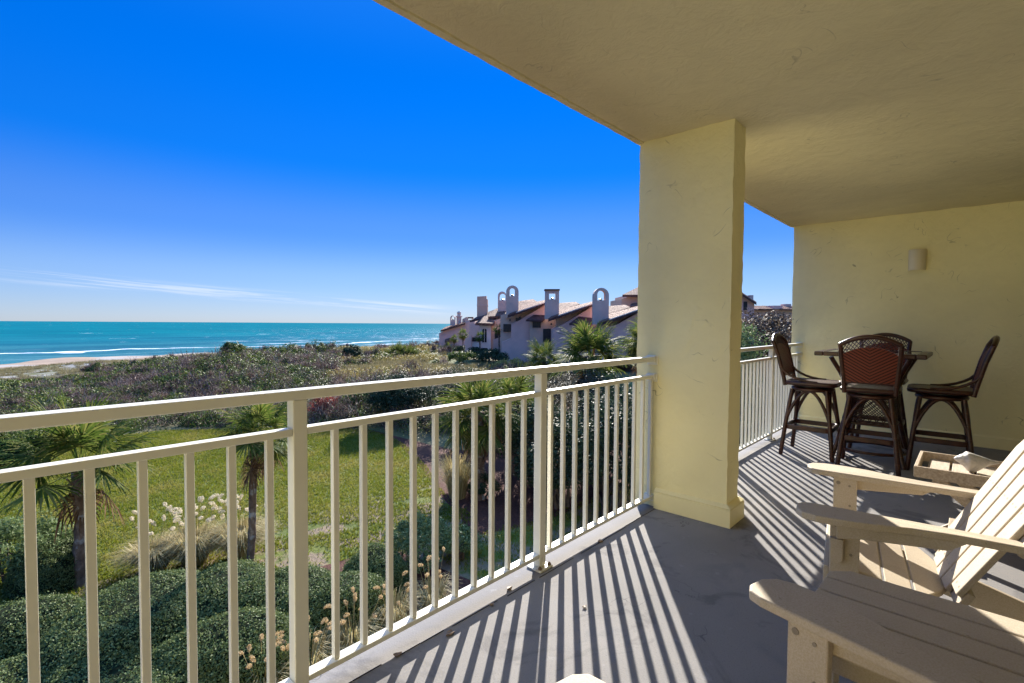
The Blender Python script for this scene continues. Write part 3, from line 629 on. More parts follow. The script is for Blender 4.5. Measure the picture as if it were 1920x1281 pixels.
    for b, hw in ((.06, .23), (.345, .30), (.60, .235)):
        c = o + up * b - nrm * .014
        mb = MB(); mb.bar(c - Vector((hw, 0, 0)), c + Vector((hw, 0, 0)), .024, .07, up); mb.build('back_rail', M['hdpe'], t, bevel=0.003)
    return t
c1 = adirondack('adirondack_chair', 'tan slatted adirondack chair with the teak tray table behind its far arm', (2.615, .0, 0), R(9)); c1.scale = (1.09, 1, 1)
c2 = adirondack('adirondack_chair', 'tan adirondack chair nearest the camera, only its two arms and one leg in view', (.99, -.035, 0), R(-13.5)); c2.scale = (1.09, 1, 1)

# slatted side table between the chairs
TZ = .495
t = thing('side_table', 'square tan slatted side table with clipped corners between the two adirondack chairs', 'table', (1.70, .09, 0), R(-2))
for i in range(5):
    x0 = -.252 + i * .1025; x1 = x0 + .0945; c = .05
    if i == 0: pts = [(x0 + c, -.255), (x1, -.255), (x1, .245), (x0 + c, .245), (x0, .245 - c), (x0, -.255 + c)]
    elif i == 4: pts = [(x0, -.255), (x1 - c, -.255), (x1, -.255 + c), (x1, .245 - c), (x1 - c, .245), (x0, .245)]
    else: pts = [(x0, -.255), (x1, -.255), (x1, .245), (x0, .245)]
    mb = MB(); mb.prism([(x, y, TZ - .022) for x, y in pts], (0, 0, .022)); mb.build('top_slat', M['hdpe'], t, bevel=0.004)
for s in (-1, 1):
    mb = MB(); mb.box(-.21, .21, *sorted((s * .185, s * .21)), TZ - .10, TZ - .0225); mb.build('apron', M['hdpe'], t, bevel=0.003)
    for q in (-1, 1):
        mb = MB(); mb.box(*sorted((q * .14, q * .215)), *sorted((s * .211, s * .235)), 0, TZ - .0225); mb.build('leg', M['hdpe'], t, bevel=0.004)
    mb = MB(); mb.box(*sorted((s * .165, s * .19)), -.185, .185, TZ - .10, TZ - .0225); mb.build('apron', M['hdpe'], t, bevel=0.003)
mb = MB(); mb.box(-.19, .19, -.14, .14, .13, .15); mb.build('shelf', M['hdpe'], t, bevel=0.004)

# ------------------------------------------------------------------ teak tray table with two shells
TX, TY, TT = 3.675, .232, .50
t = thing('tray_table', 'weathered teak butler tray table on crossed legs, two seashells on it', 'table', (TX + .24, TY - .36, 0))
o_ = (TX + .24, TY - .36, 0); x0, x1, y0, y1, zt = TX, TX + .49, TY - .72, TY, TT; hh = .062
for nm, b in (('tray_side', (x0, x0 + .018, y0, y1)), ('tray_side', (x1 - .018, x1, y0, y1)), ('tray_end', (x0 + .0185, x1 - .0185, y1 - .018, y1)), ('tray_end', (x0 + .0185, x1 - .0185, y0, y0 + .018))):
    mb = MB(); mb.box(*b, zt - hh, zt); mb.build(nm, M['teak'], t, bevel=0.003, off=o_)
k = 6; yy = np.linspace(y0 + .02, y1 - .045, k + 1)
for i in range(k):
    mb = MB(); mb.box(x0 + .019, x1 - .019, yy[i] + .006, yy[i + 1] - .006, zt - .052, zt - .038); mb.build('tray_slat', M['plank'], t, bevel=0.002, off=o_)
for s, xl in ((1, x0 + .05), (1, x1 - .05), (-1, x0 + .085), (-1, x1 - .085)):
    mb = MB(); ya, yb = ((y1 - .10, y0 + .10) if s > 0 else (y0 + .10, y1 - .10))
    mb.bar((xl, ya, zt - hh - .002), (xl, yb, 0.012), .022, .05, (1, 0, 0)) if False else mb.bar((xl, ya, zt - hh - .004), (xl, yb, .014), .05, .022, (1, 0, 0)); mb.build('leg', M['teak'], t, bevel=0.003, off=o_)
for (yv, zv) in ((y1 - .10, zt - hh - .012), (y0 + .10, zt - hh - .012), (y0 + .17, .10), (y1 - .17, .10)):
    mb = MB(); mb.box(x0 + .03, x1 - .03, yv - .018, yv + .018, zv - .012, zv + .010); mb.build('stretcher', M['teak'], t, bevel=0.003, off=o_)
def conch(name, label, loc, rz, s, tilt=0.25):
    """body whorl narrowing to a canal, spire with shoulder knobs, flared lip"""
    n, kk = 26, 30; V = []; Q = []
    for i in range(kk + 1):
        u = i / kk; x = (u - .35) * .25
        r = .062 * (min(1, u / .30) ** .75) * (1 - max(0, (u - .34) / .66) ** 1.05) + .003
        step = .5 + .5 * math.cos(u * 60) if u < .3 else 0
        for j in range(n):
            a = 2 * math.pi * j / n; knob = (1 + .16 * max(0, math.cos(a * 6 + u * 4)) ** 3 * math.exp(-((u - .30) / .07) ** 2)) * (1 - .10 * step)
            lip = 1 + .75 * math.exp(-((a - 4.4) / .45) ** 2) * math.exp(-((u - .5) / .24) ** 2)
            V.append((x, r * knob * lip * math.cos(a), r * knob * lip * math.sin(a) * .85))
    for i in range(kk):
        for j in range(n): Q.append((i * n + j, i * n + (j + 1) % n, (i + 1) * n + (j + 1) % n, (i + 1) * n + j))
    V = np.array(V) * s; c_, s_ = math.cos(tilt), math.sin(tilt)
    y, z = V[:, 1] * c_ - V[:, 2] * s_, V[:, 1] * s_ + V[:, 2] * c_; V[:, 1], V[:, 2] = y, z - z.min()
    o = arr_mesh(name, V, Q, M['shell'], smooth=True); o.location = loc; o.rotation_euler = (0, 0, rz)
    return tag(o, label, 'seashell', 'seashells on the tray table')
conch('conch_shell', 'large grey conch shell lying in the middle of the teak tray', (TX + .25, TY - .235, TT - .038), R(-78), .80)
conch('conch_shell', 'smaller pale knobbed shell on the tray, half hidden by the chair back', (TX + .36, TY - .43, TT - .038), R(-40), .6)

# ------------------------------------------------------------------ bar table and stools
TBX, TBY, TBZ, TH = 6.02, .715, 1.055, .425
t = thing('bar_table', 'dark rattan bar table with a square glass-topped frame by the end wall', 'table', (TBX, TBY, 0))
mb = MB(); w = .075
for b in ((-TH, TH, TH - w, TH), (-TH, TH, -TH, -TH + w), (-TH, -TH + w, -TH + w, TH - w), (TH - w, TH, -TH + w, TH - w)): mb.box(*b, TBZ - .042, TBZ)
mb.build('top_frame', M['rattan'], t, bevel=0.009, seg=3)
mb = MB(); mb.box(-TH + w + .001, TH - w - .001, -TH + w + .001, TH - w - .001, TBZ - .012, TBZ - .004); mb.build('glass_top', M['glass'], t)
for a in (45, 135, 225, 315):
    ca, sa = math.cos(R(a)), math.sin(R(a))
    prof = [(.40, 0.0), (.345, .16), (.28, .38), (.235, .55), (.25, .68), (.33, .85), (.43, 1.00)]
    mb = MB(); mb.tube([(ca * r_, sa * r_, z_) for r_, z_ in prof], .021, 8); mb.build('leg', M['rattan'], t, smooth=60)
    b2 = R(a + 90); cb, sb = math.cos(b2), math.sin(b2)
    for z_, r_ in ((.64, .232), (.36, .27)):
        mb = MB(); mb.tube([(ca * r_, sa * r_, z_), (cb * r_, sb * r_, z_)], .013, 8); mb.build('stretcher', M['rattan'], t, smooth=60)
    mb = MB(); A0, A1 = Vector((ca * .27, sa * .27, .36)), Vector((cb * .27, sb * .27, .36)); B0, B1 = Vector((ca * .24, sa * .24, .64)), Vector((cb * .24, sb * .24, .64))
    L = lambda u_, v_: (A0.lerp(A1, u_)).lerp(B0.lerp(B1, u_), v_)
    for i in range(-5, 8):
        for sg in (1, -1):
            pts = []
            for v_ in np.linspace(0, 1, 9):
                u_ = i / 7 + (v_ * .75 if sg > 0 else .75 - v_ * .75)
                if 0.02 <= u_ <= 0.98: pts.append(L(u_, v_))
            if len(pts) > 1: mb.tube(pts, .0042, 5)
    mb.build('lattice_panel', M['rattan'], t, smooth=60)
mb = MB(); mb.tube([(.28 * math.cos(x), .28 * math.sin(x), .10) for x in np.linspace(0, 2 * math.pi, 33)[:-1]], .015, 8, True); mb.build('foot_ring', M['rattan'], t, smooth=60)

def bar_stool(label, loc, rz):
    """sitter faces local +X; back at -X"""
    t = thing('bar_stool', label, 'bar stool', loc, rz, 'rattan bar stools round the table')
    FL, FT, ZT = .225, .150, .665
    legs = {}
    for sx_ in (-1, 1):
        for sy_ in (-1, 1):
            p = lambda z_, sx_=sx_, sy_=sy_: Vector((sx_ * np.interp(z_, [0, .30, ZT], [FL, .195, FT]), sy_ * np.interp(z_, [0, .30, ZT], [FL, .195, FT]), z_))
            legs[sx_, sy_] = p
            mb = MB(); mb.tube([p(0), p(.01), p(.16), p(.30), p(.45), p(.58), p(ZT)], [.017, .0205, .020, .020, .019, .019, .019], 9); mb.build('leg', M['rattan'], t, smooth=60)
    cr = [(-1, -1), (1, -1), (1, 1), (-1, 1)]
    for i in range(4):
        a, b = legs[cr[i]], legs[cr[(i + 1) % 4]]; mid = (a(.655) + b(.655)) / 2
        mb = MB()
        for q in (a, b):
            s0 = q(.36); pts = []
            for u_ in np.linspace(0, 1, 9):
                pt = s0.lerp(mid, u_); pt.z = .36 + (.655 - .36) * math.sin(u_ * math.pi / 2) ** .85; pts.append(pt)
            mb.tube(pts, .0155, 8)
        mb.build('arch_brace', M['rattan'], t, smooth=60)
    # rounded rectangular foot rest, a flat wrapped band
    ring = []
    for cx_, cy_, a0 in ((.15, .15, 0), (-.15, .15, 90), (-.15, -.15, 180), (.15, -.15, 270)):
        for a in np.linspace(a0, a0 + 90, 6): ring.append((cx_ + .058 * math.cos(R(a)), cy_ + .058 * math.sin(R(a))))
    n = len(ring); V = []; 
    for x, y in ring:
        k_ = 1 - .028 / math.hypot(x, y); V += [(x, y, .262), (x * k_, y * k_, .262), (x * k_, y * k_, .308), (x, y, .308)]
    F = []
    for i in range(n):
        a, b = 4 * i, 4 * ((i + 1) % n); F += [(a + j, b + j, b + (j + 1) % 4, a + (j + 1) % 4) for j in range(4)]
    mb = MB(); mb.add(V, F); mb.build('foot_rest', M['rattan'], t, bevel=0.006, smooth=45)
    mb = MB(); mb.lathe([(.165, .645), (.185, .652), (.192, .668), (.185, .682), (.165, .687)], 28); mb.build('swivel_ring', M['rattan'], t, smooth=60)
    mb = MB(); mb.lathe([(.15, .687), (.155, .692), (.155, .702), (.15, .706)], 24); mb.build('swivel_plate', M['black'], t, smooth=60)
    # seat: woven pad in a wrapped frame
    def rr(hx, hy, r_, k_=6):
        out = []
        for cx_, cy_, a0 in ((hx - r_, hy - r_, 0), (-hx + r_, hy - r_, 90), (-hx + r_, -hy + r_, 180), (hx - r_, -hy + r_, 270)):
            for a in np.linspace(a0, a0 + 90, k_): out.append((cx_ + r_ * math.cos(R(a)), cy_ + r_ * math.sin(R(a))))
        return out
    mb = MB(); mb.tube([(x + .01, y, .728) for x, y in rr(.215, .205, .06)], .0225, 8, True); mb.build('seat_frame', M['rattan'], t, smooth=60)
    mb = MB(); mb.prism([(x + .01, y, .712) for x, y in rr(.205, .196, .055)], (0, 0, .034)); mb.build('seat', M['seat'], t, bevel=0.01, seg=3)
    # back: posts, arched top rail, lattice, woven panel, lower rail, curved side arms
    ZB = [.705, .83, 1.0, 1.135]; XB = [-.205, -.232, -.272, -.315]; YB = [.185, .193, .208, .218]
    bx = lambda z_: float(np.interp(z_, ZB + [1.25], XB + [-.35])); by = lambda z_: float(np.interp(z_, ZB, YB))
    for s in (-1, 1):
        mb = MB(); mb.tube([(bx(z_), s * by(z_), z_) for z_ in (.70, .77, .83, .92, 1.0, 1.07, 1.14)], .0195, 8); mb.build('back_post', M['rattan'], t, smooth=60)
        mb = MB(); pts = []
        for u_ in np.linspace(0, 1, 9): pts.append((-.255 + .335 * (1 - math.cos(u_ * math.pi / 2)) ** 1.0, s * (.203 - .004 * u_), .93 - .185 * math.sin(u_ * math.pi / 2)))
        mb.tube(pts, .0125, 8); mb.build('side_arm', M['rattan'], t, smooth=60)
    def arch(z_side, z_mid, y): q = abs(y) / .218; return z_side + (z_mid - z_side) * (1 - q ** 2)
    yy = np.linspace(-.218, .218, 17)
    mb = MB(); mb.tube([(bx(arch(1.135, 1.208, y)) - .01 * (1 - (y / .218) ** 2), y, arch(1.135, 1.208, y)) for y in yy], .0205, 8); mb.build('top_rail', M['rattan'], t, smooth=60)
    mb = MB(); V = []; F = []; N = 17
    for fx in (-.010, .010):
        for row in range(9):
            for y in np.linspace(-1, 1, N):
                zt_ = arch(1.045, 1.118, y * .21); z_ = .80 + (zt_ - .80) * row / 8; V.append((bx(z_) + fx - .01 * (1 - y * y), y * (by(z_) - .012), z_))
    for sfc in range(2):
        for row in range(8):
            for c in range(N - 1): a = sfc * 9 * N + row * N + c; F.append((a, a + 1, a + N + 1, a + N))
    mb.add(V, F); 
    for c in range(N - 1): F2 = [(c, c + 1, 9 * N + c + 1, 9 * N + c), (8 * N + c, 8 * N + c + 1, 17 * N + c + 1, 17 * N + c)]; mb.f += F2
    mb.build('woven_panel', M['weave'], t, smooth=40)
    mb = MB(); lo = lambda y: arch(1.045, 1.118, y); hi = lambda y: arch(1.128, 1.20, y)
    for i in range(-4, 22):
        for sg in (1, -1):
            pts = []
            for v_ in np.linspace(0, 1, 6):
                y = -.26 + i * .0285 + sg * (v_ - .5) * .062
                if abs(y) < .206: z_ = lo(y) + (hi(y) - lo(y)) * v_; pts.append((bx(z_) - .01 * (1 - (y / .218) ** 2) + sg * .002, y, z_))
            if len(pts) > 1: mb.tube(pts, .0036, 5)
    mb.build('lattice_panel', M['rattan'], t, smooth=60)
    mb = MB(); mb.tube([(bx(.80), y, .80) for y in np.linspace(-.185, .185, 5)], .013, 8); mb.build('lower_rail', M['rattan'], t, smooth=60)
    return t
s1 = bar_stool('dark rattan bar stool nearest the railing, its back towards the pillar and balusters', (5.80, 1.185, 0), R(-90))
dup(s1, (5.62, .68, 0), R(4), 'dark rattan bar stool seen from behind, herringbone back in front of the table')
dup(s1, (6.0, .2, 0), R(93), 'dark rattan bar stool on the right, turned sideways beside the tray table')
dup(s1, (6.60, .72, 0), R(180), 'dark rattan bar stool behind the bar table, next to the end wall')
# ------------------------------------------------------------------ plants
def unit(a): return a / np.maximum(np.linalg.norm(a, axis=-1, keepdims=True), 1e-9)
def leaf_quads(P, N, L, W, rng, jit=0.6):
    """one folded-diamond leaf per point, lying roughly across normal N"""
    n = len(P); N = unit(N + rng.normal(0, jit, (n, 3))); T = unit(np.cross(N, rng.normal(0, 1, (n, 3)))); B = np.cross(N, T)
    l = (L * rng.uniform(.6, 1.25, n))[:, None]; w = (W * rng.uniform(.7, 1.2, n))[:, None]
    a = P - T * l / 2; c = P + T * l / 2; b = P + B * w / 2 + N * w * .18 - T * l * .06; d = P - B * w / 2 + N * w * .18 - T * l * .06
    return np.stack([a, b, c, d], 1).reshape(-1, 3), np.arange(4 * n).reshape(-1, 4)
def cat(parts):
    V = []; Q = []; o = 0
    for v, q in parts: V.append(v); Q.append(q + o); o += len(v)
    return np.concatenate(V), np.concatenate(Q)
def lumps(d, rng, k=7, amp=.1):
    s = 0
    for _ in range(k):
        f = rng.normal(0, 3.0, 3); s = s + np.sin(d @ f + rng.uniform(0, 6))
    return 1 + amp * s / math.sqrt(k)

def mound_mesh(name, rx, ry, h, n, seed, L=.042, W=.024, mat='box'):
    """foliage and shade-core meshes of a clipped mound, base at origin"""
    rng = np.random.default_rng(seed); st = np.random.default_rng(seed + 50)
    def surf(t, a, st_):
        rho = np.sin(t) ** .72; z = np.cos(t) ** .62
        d = np.stack([np.cos(a) * np.sin(t), np.sin(a) * np.sin(t), np.cos(t)], 1)
        k = lumps(d, np.random.default_rng(st_), 6, .055)
        P = np.stack([rx * rho * np.cos(a) * k, ry * rho * np.sin(a) * k, h * z * k], 1); N = unit(np.stack([np.cos(a) * np.sin(t) / rx, np.sin(a) * np.sin(t) / ry, np.cos(t) / h], 1)); return P, N
    t = np.arccos(rng.uniform(0, 1, n)) ; t = np.minimum(t, 1.56); a = rng.uniform(0, 2 * np.pi, n)
    P, N = surf(t, a, seed + 9); stray = np.where(rng.uniform(0, 1, (n, 1)) < .05, rng.uniform(.02, .085, (n, 1)), 0); P = P + N * (rng.normal(0, .016, (n, 1)) + stray) + rng.normal(0, .006, (n, 3)); hole = (np.sin(P @ np.array([9.1, 3.2, 5.5])) * np.sin(P @ np.array([-4.2, 8.7, 6.1])) > .72) & (rng.uniform(0, 1, n) < .7); P, N = P[~hole], N[~hole]
    V, Q = leaf_quads(P, N, L * 1.05, W, rng, .85)
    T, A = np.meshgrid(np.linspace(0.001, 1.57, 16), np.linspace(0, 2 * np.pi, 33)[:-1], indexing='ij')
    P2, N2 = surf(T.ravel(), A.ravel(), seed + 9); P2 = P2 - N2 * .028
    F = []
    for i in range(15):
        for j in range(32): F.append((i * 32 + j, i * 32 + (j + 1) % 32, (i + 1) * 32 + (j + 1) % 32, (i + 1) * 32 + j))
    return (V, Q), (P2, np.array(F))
def mound(label, x, y, rx, ry, h, n, seed, mat='box', group='clipped hedge mounds', L=.042, W=.024, rz=0, name='hedge_mound', cat_='hedge'):
    t = thing(name, label, cat_, (x, y, float(gz(x, y))), rz, group)
    (V, Q), (P2, F) = mound_mesh(name, rx, ry, h, n, seed, L, W)
    arr_mesh('foliage', V, Q, M[mat], t); arr_mesh('shade_core', P2, F, M['core'], t, smooth=True); return t
HM = [
 ('broad clipped dark green hedge mound at the foot of the thicker palm trunk', 2.00, 10.95, 1.61, 1.29, 1.06, 34000, 1),
 ('clipped dark green hedge mound in front of the straw-coloured grass', 3.35, 10.55, 1.21, 1.09, 1.11, 27000, 2),
 ('clipped dark green hedge mound below the slim palm trunk', 4.30, 9.55, 1.15, 0.89, 1.02, 22000, 3),
 ('low clipped hedge mound in front of the broad one, on bare brown soil', 1.45, 9.25, 1.36, 0.94, 0.86, 26000, 4),
 ('low clipped hedge mound nearest the balcony, left of the seed plumes', 2.90, 8.85, 1.30, 0.85, 0.98, 26000, 5),
 ('shaded clipped hedge mound at the left edge, beside the leafy light shrub', 0.45, 12.35, 1.11, 0.94, 0.86, 18000, 6),
 ('dark clipped hedge mound in the bottom left corner', 0.05, 10.45, 1.26, 0.89, 0.71, 18000, 7),
 ('upright clipped hedge mound behind the thicker palm trunk', 1.30, 15.40, 1.00, 0.75, 0.91, 15000, 8),
 ('round clipped boxwood ball beside the leafy shrub at the lawn edge', 6.05, 9.60, 0.74, 0.69, 0.96, 15000, 9),
 ('round clipped boxwood ball in front of another, behind the tan plumes', 4.95, 8.80, 0.83, 0.75, 1.01, 17000, 10)]
for lb, x, y, rx, ry, h, n, sd in HM: mound(lb, x, y, rx, ry, h, n, sd, rz=R(sd * 31))
for i, (x, y, r_, h, lb) in enumerate(((1.2, 29.6, .75, 1.15, 'nearest small round green mound at the far left of the lawn'), (1.7, 30.9, .8, 1.1, 'small round green mound beside the palm fan at the far left of the lawn'), (.4, 32.2, .9, 1.25, 'small round green mound farthest back at the left of the lawn'))):
    mound(lb, x, y, r_, r_, h, 6000, 40 + i, 'grn', 'round mounds across the lawn', .075, .045)

def bush_arrays(rx, ry, h, clumps, per, L, W, seed, low=.12, fill=.55):
    """irregular leafy shrub: leaves gathered in clumps through an uneven dome"""
    rng = np.random.default_rng(seed)
    d = unit(rng.normal(0, 1, (clumps, 3))); d[:, 2] = np.abs(d[:, 2]) * 1.0 - .15; rad = rng.uniform(fill, 1.0, clumps) ** .6 * lumps(d, rng, 5, .16)
    C = d * rad[:, None] * np.array([rx, ry, h * .62]) + np.array([0, 0, h * (low + .30)])
    cr = np.array([rx, ry, h * .62]).mean() * rng.uniform(.16, .34, clumps)
    o = unit(rng.normal(0, 1, (clumps, per, 3))); rr_ = rng.uniform(.25, 1, (clumps, per, 1)) ** .5
    P = C[:, None] + o * rr_ * cr[:, None, None] * np.array([1.1, 1.1, .85]); P = P.reshape(-1, 3); o = o.reshape(-1, 3)
    k = P[:, 2] > .03; return leaf_quads(P[k], (o + np.array([0, 0, .7]))[k], L, W, rng, .7), C
def limbs(mb, C, base_r, rng, n=9, trunk=.3):
    for i in rng.choice(len(C), min(n, len(C)), replace=False):
        e = C[i]; b = np.array([rng.normal(0, base_r), rng.normal(0, base_r), 0]); m1 = b * .6 + e * .4 + rng.normal(0, .08, 3) * np.linalg.norm(e); m1[2] = max(m1[2], .2 * e[2])
        mb.tube([b, (b + m1) / 2 + np.array([0, 0, .05]), m1, (m1 + e) / 2, e], [trunk * q for q in (.14, .11, .08, .05, .025)], 6)
def bush(label, x, y, rx, ry, h, clumps, per, L, W, seed, mat, group=None, name='shrub', cat_='shrub', trunk=.3, z=None, fill=.55, low=.12):
    t = thing(name, label, cat_, (x, y, float(gz(x, y)) if z is None else z), 0, group)
    (V, Q), C = bush_arrays(rx, ry, h, clumps, per, L, W, seed, low, fill); arr_mesh('foliage', V, Q, M[mat], t)
    mb = MB(); limbs(mb, C, rx * .14, np.random.default_rng(seed + 3), 10, trunk); mb.build('branches', M['limb'], t, smooth=60); return t
bush('light green leafy shrub at the left edge above the clipped hedges', .75, 15.9, 1.15, .9, 1.5, 70, 150, .085, .036, 61, 'pitt')
bush('small light green shrub at the left edge on the bare part of the lawn', -.35, 17.8, .7, .7, 1.2, 40, 110, .085, .036, 62, 'pitt')
bush('dark leafy shrub with pale new leaves right of the boxwood balls', 7.35, 9.8, .85, .75, 1.25, 60, 170, .065, .034, 63, 'pitt')
bush('small leafy shrub at the corner of the shaded lawn strip', 8.45, 9.5, .5, .5, .75, 34, 120, .06, .032, 64, 'pitt')
bush('large dark rounded shrub at the far right corner of the sunny lawn', 17.2, 24.6, 2.0, 1.8, 2.75, 130, 130, .12, .062, 65, 'dkleaf')
bush('red-leaved shrub among the scrub behind the lawn', 14.7, 28.9, .75, .7, 1.75, 40, 90, .10, .05, 66, 'red')
bush('low green shrub beside the red-leaved one', 17.0, 28.6, 1.5, 1.1, 1.7, 60, 110, .11, .055, 67, 'grn')
bush('small dark round shrub on the mulch at the foot of the boot-covered palm', 11.9, 12.2, .55, .55, .95, 40, 110, .07, .036, 68, 'dkleaf')
bush('dark round shrub on the mulch, left of the boot-covered palm', 12.2, 13.4, .6, .6, 1.0, 40, 110, .07, .036, 69, 'dkleaf')
bush('bright green tall round bush standing up from the dunes in front of the sea', 22.0, 66, 1.7, 1.6, 3.0, 70, 80, .2, .11, 70, 'grn')
bush('dark round bush alone on the tan grass of the dunes', 40.5, 70.5, 1.7, 1.6, 2.6, 60, 70, .2, .11, 71, 'dkleaf')
TS = [  # tall screen of shrubs on the mulch
 (12.9, 9.9, 1.25, 1.2, 2.9, 'dkleaf', 'dark tall shrub with bare lower stems behind the middle railing post'),
 (14.4, 11.6, 1.3, 1.3, 3.3, 'dkleaf', 'dark tall shrub between the boot-covered palm and the shaggy thick palm'),
 (13.3, 8.0, 1.25, 1.2, 3.9, 'dkleaf', 'tall glossy dark shrub on the red mulch just right of the middle railing post'),
 (15.2, 9.4, 1.4, 1.4, 4.2, 'dkleaf', 'tallest dark shrub on the red mulch, in front of the shaggy thick palm'),
 (14.2, 6.6, 1.4, 1.3, 4.1, 'dkleaf', 'tall dark shrub on the mulch seen through the last balusters before the pillar'),
 (17.6, 10.9, 1.7, 1.6, 4.2, 'myrtle', 'olive tall shrub with pale leaf tips beside the shaggy thick palm'),
 (16.6, 7.4, 1.6, 1.5, 4.4, 'myrtle', 'olive tall shrub with pale leaf tips next to the pillar'),
 (18.9, 20.6, 1.7, 1.6, 3.4, 'dkleaf', 'dark tall shrub at the right end of the lawn, behind the boot-covered palm'),
 (20.6, 18.0, 1.8, 1.6, 3.6, 'myrtle', 'olive tall shrub standing deepest in the bed right of the lawn'),
 (16.9, 16.9, 1.2, 1.1, 2.2, 'dkleaf', 'lower dark shrub between the lawn and the yellow-tipped palm'),
 (18.2, 14.6, 1.6, 1.5, 3.0, 'myrtle', 'olive shrub with pale leaf tips behind the green palm fans')]
for i, (x, y, rx, ry, h, mt, lb) in enumerate(TS): bush(lb, x, y, rx, ry, h, 90, 130, .10, .05, 180 + i, mt, 'tall screening shrubs', 'tall_shrub', 'shrub', .5)
bush('pale-leaved tall shrub just beyond the railing next to the bar stool', 14.6, 4.8, .6, .6, 5.4, 80, 150, .075, .036, 91, 'pitt', None, 'tall_shrub', 'shrub', .5, low=.3)
bush('dark tall shrub seen through the balusters beside the bar stool', 11.6, 2.9, 1.2, .9, 5.0, 90, 150, .075, .036, 92, 'dkleaf', None, 'tall_shrub', 'shrub', .5, low=.2)
bush('olive tall shrub rising behind the short railing', 15.6, 3.6, 1.3, 1.0, 5.3, 80, 130, .08, .04, 93, 'thick', None, 'tall_shrub', 'shrub', .5, low=.3)
for i, (x, y, r_, h, lb) in enumerate(((22.5, 6.6, 2.3, 7.0, 'dense purple-brown thicket tree left of the end wall, below the tiled roofs'), (25.5, 4.2, 2.6, 7.2, 'dense olive thicket tree touching the end wall'), (20.6, 4.9, 1.7, 6.7, 'dense low thicket tree between the pillar and the end wall, nearest the railing'), (27.5, 9.5, 2.4, 6.6, 'dense thicket tree right behind the pillar'))):
    t = bush(lb, x, y, r_ * 1.15, r_ * 1.15, h * 0.992, 230, 230, .15, .065, 95 + i, 'thick', 'thicket trees', 'thicket_tree', 'tree', 1.0, fill=.4)

# ---- palms
def palm_crown(seed, n=34, Lp=.75, Ls=.8, emin=-30, emax=86, segs=30, droop=.26):
    rng = np.random.default_rng(seed); Vs = []; k = 0
    for i in range(n):
        u = (i + .5) / n; el = R(emax + (emin - emax) * u ** .85 + rng.normal(0, 5)); a = i * 2.39996 + rng.normal(0, .15)
        lp = Lp * rng.uniform(.8, 1.15); ls = Ls * rng.uniform(.8, 1.15)
        h = np.array([math.cos(a), math.sin(a), 0]); up = np.array([0, 0, 1.])
        d = h * math.cos(el) + up * math.sin(el); s = np.array([-math.sin(a), math.cos(a), 0])
        b = h * .07 + up * rng.uniform(-.25, .1)
        g = .16 * math.cos(el) + .04
        p1 = b + d * lp * .5 - up * g * .25 * lp; p2 = b + d * lp - up * g * lp
        d2 = unit(d - up * 2 * g * .8); nrm = np.cross(s, d2); roll = rng.normal(0, .35)
        s2 = s * math.cos(roll) + nrm * math.sin(roll); nrm = np.cross(s2, d2)
        for A, B, w in ((b, p1, .022), (p1, p2, .017)): Vs.append(np.stack([A - s * w, A + s * w, B + s * w * .8, B - s * w * .8]))
        ph = np.linspace(-2.0, 2.0, segs) + rng.normal(0, .02, segs)
        cst = np.cos(ph * .5)
        st = p2 + d2 * (.26 * ls * (cst ** 2))[:, None] * np.clip(np.cos(ph), 0, 1)[:, None]
        dr = unit(np.cos(ph)[:, None] * d2 + np.sin(ph)[:, None] * s2 + nrm * (.30 * np.abs(np.sin(ph)))[:, None])
        L = ls * (.62 + .38 * np.cos(ph * .55)) * rng.uniform(.9, 1.08, segs)
        wd = unit(np.cross(nrm, dr))
        w0, w1 = .02, .050 * (ls / .8)
        m1 = st + dr * (L * .5)[:, None]; dd = unit(dr - up * (droop * rng.uniform(.4, 1.5, segs))[:, None]); e1 = m1 + dd * (L * .34)[:, None]
        dd2 = unit(dd - up * (droop * 1.6 * rng.uniform(.3, 1.5, segs))[:, None]); e2 = e1 + dd2 * (L * .22)[:, None]
        al = nrm * .008 * np.where(np.arange(segs) % 2, 1, -1)[:, None]
        for A, B, wa, wb in ((st, m1, w0, w1), (m1, e1, w1, w1 * .55), (e1, e2, w1 * .55, .003)):
            Vs.append(np.stack([A - wd * wa / 2, A + wd * wa / 2 + al, B + wd * wb / 2 + al, B - wd * wb / 2], 1).reshape(-1, 3))
    V = np.concatenate([v.reshape(-1, 3) for v in Vs]); return V, np.arange(len(V)).reshape(-1, 4)
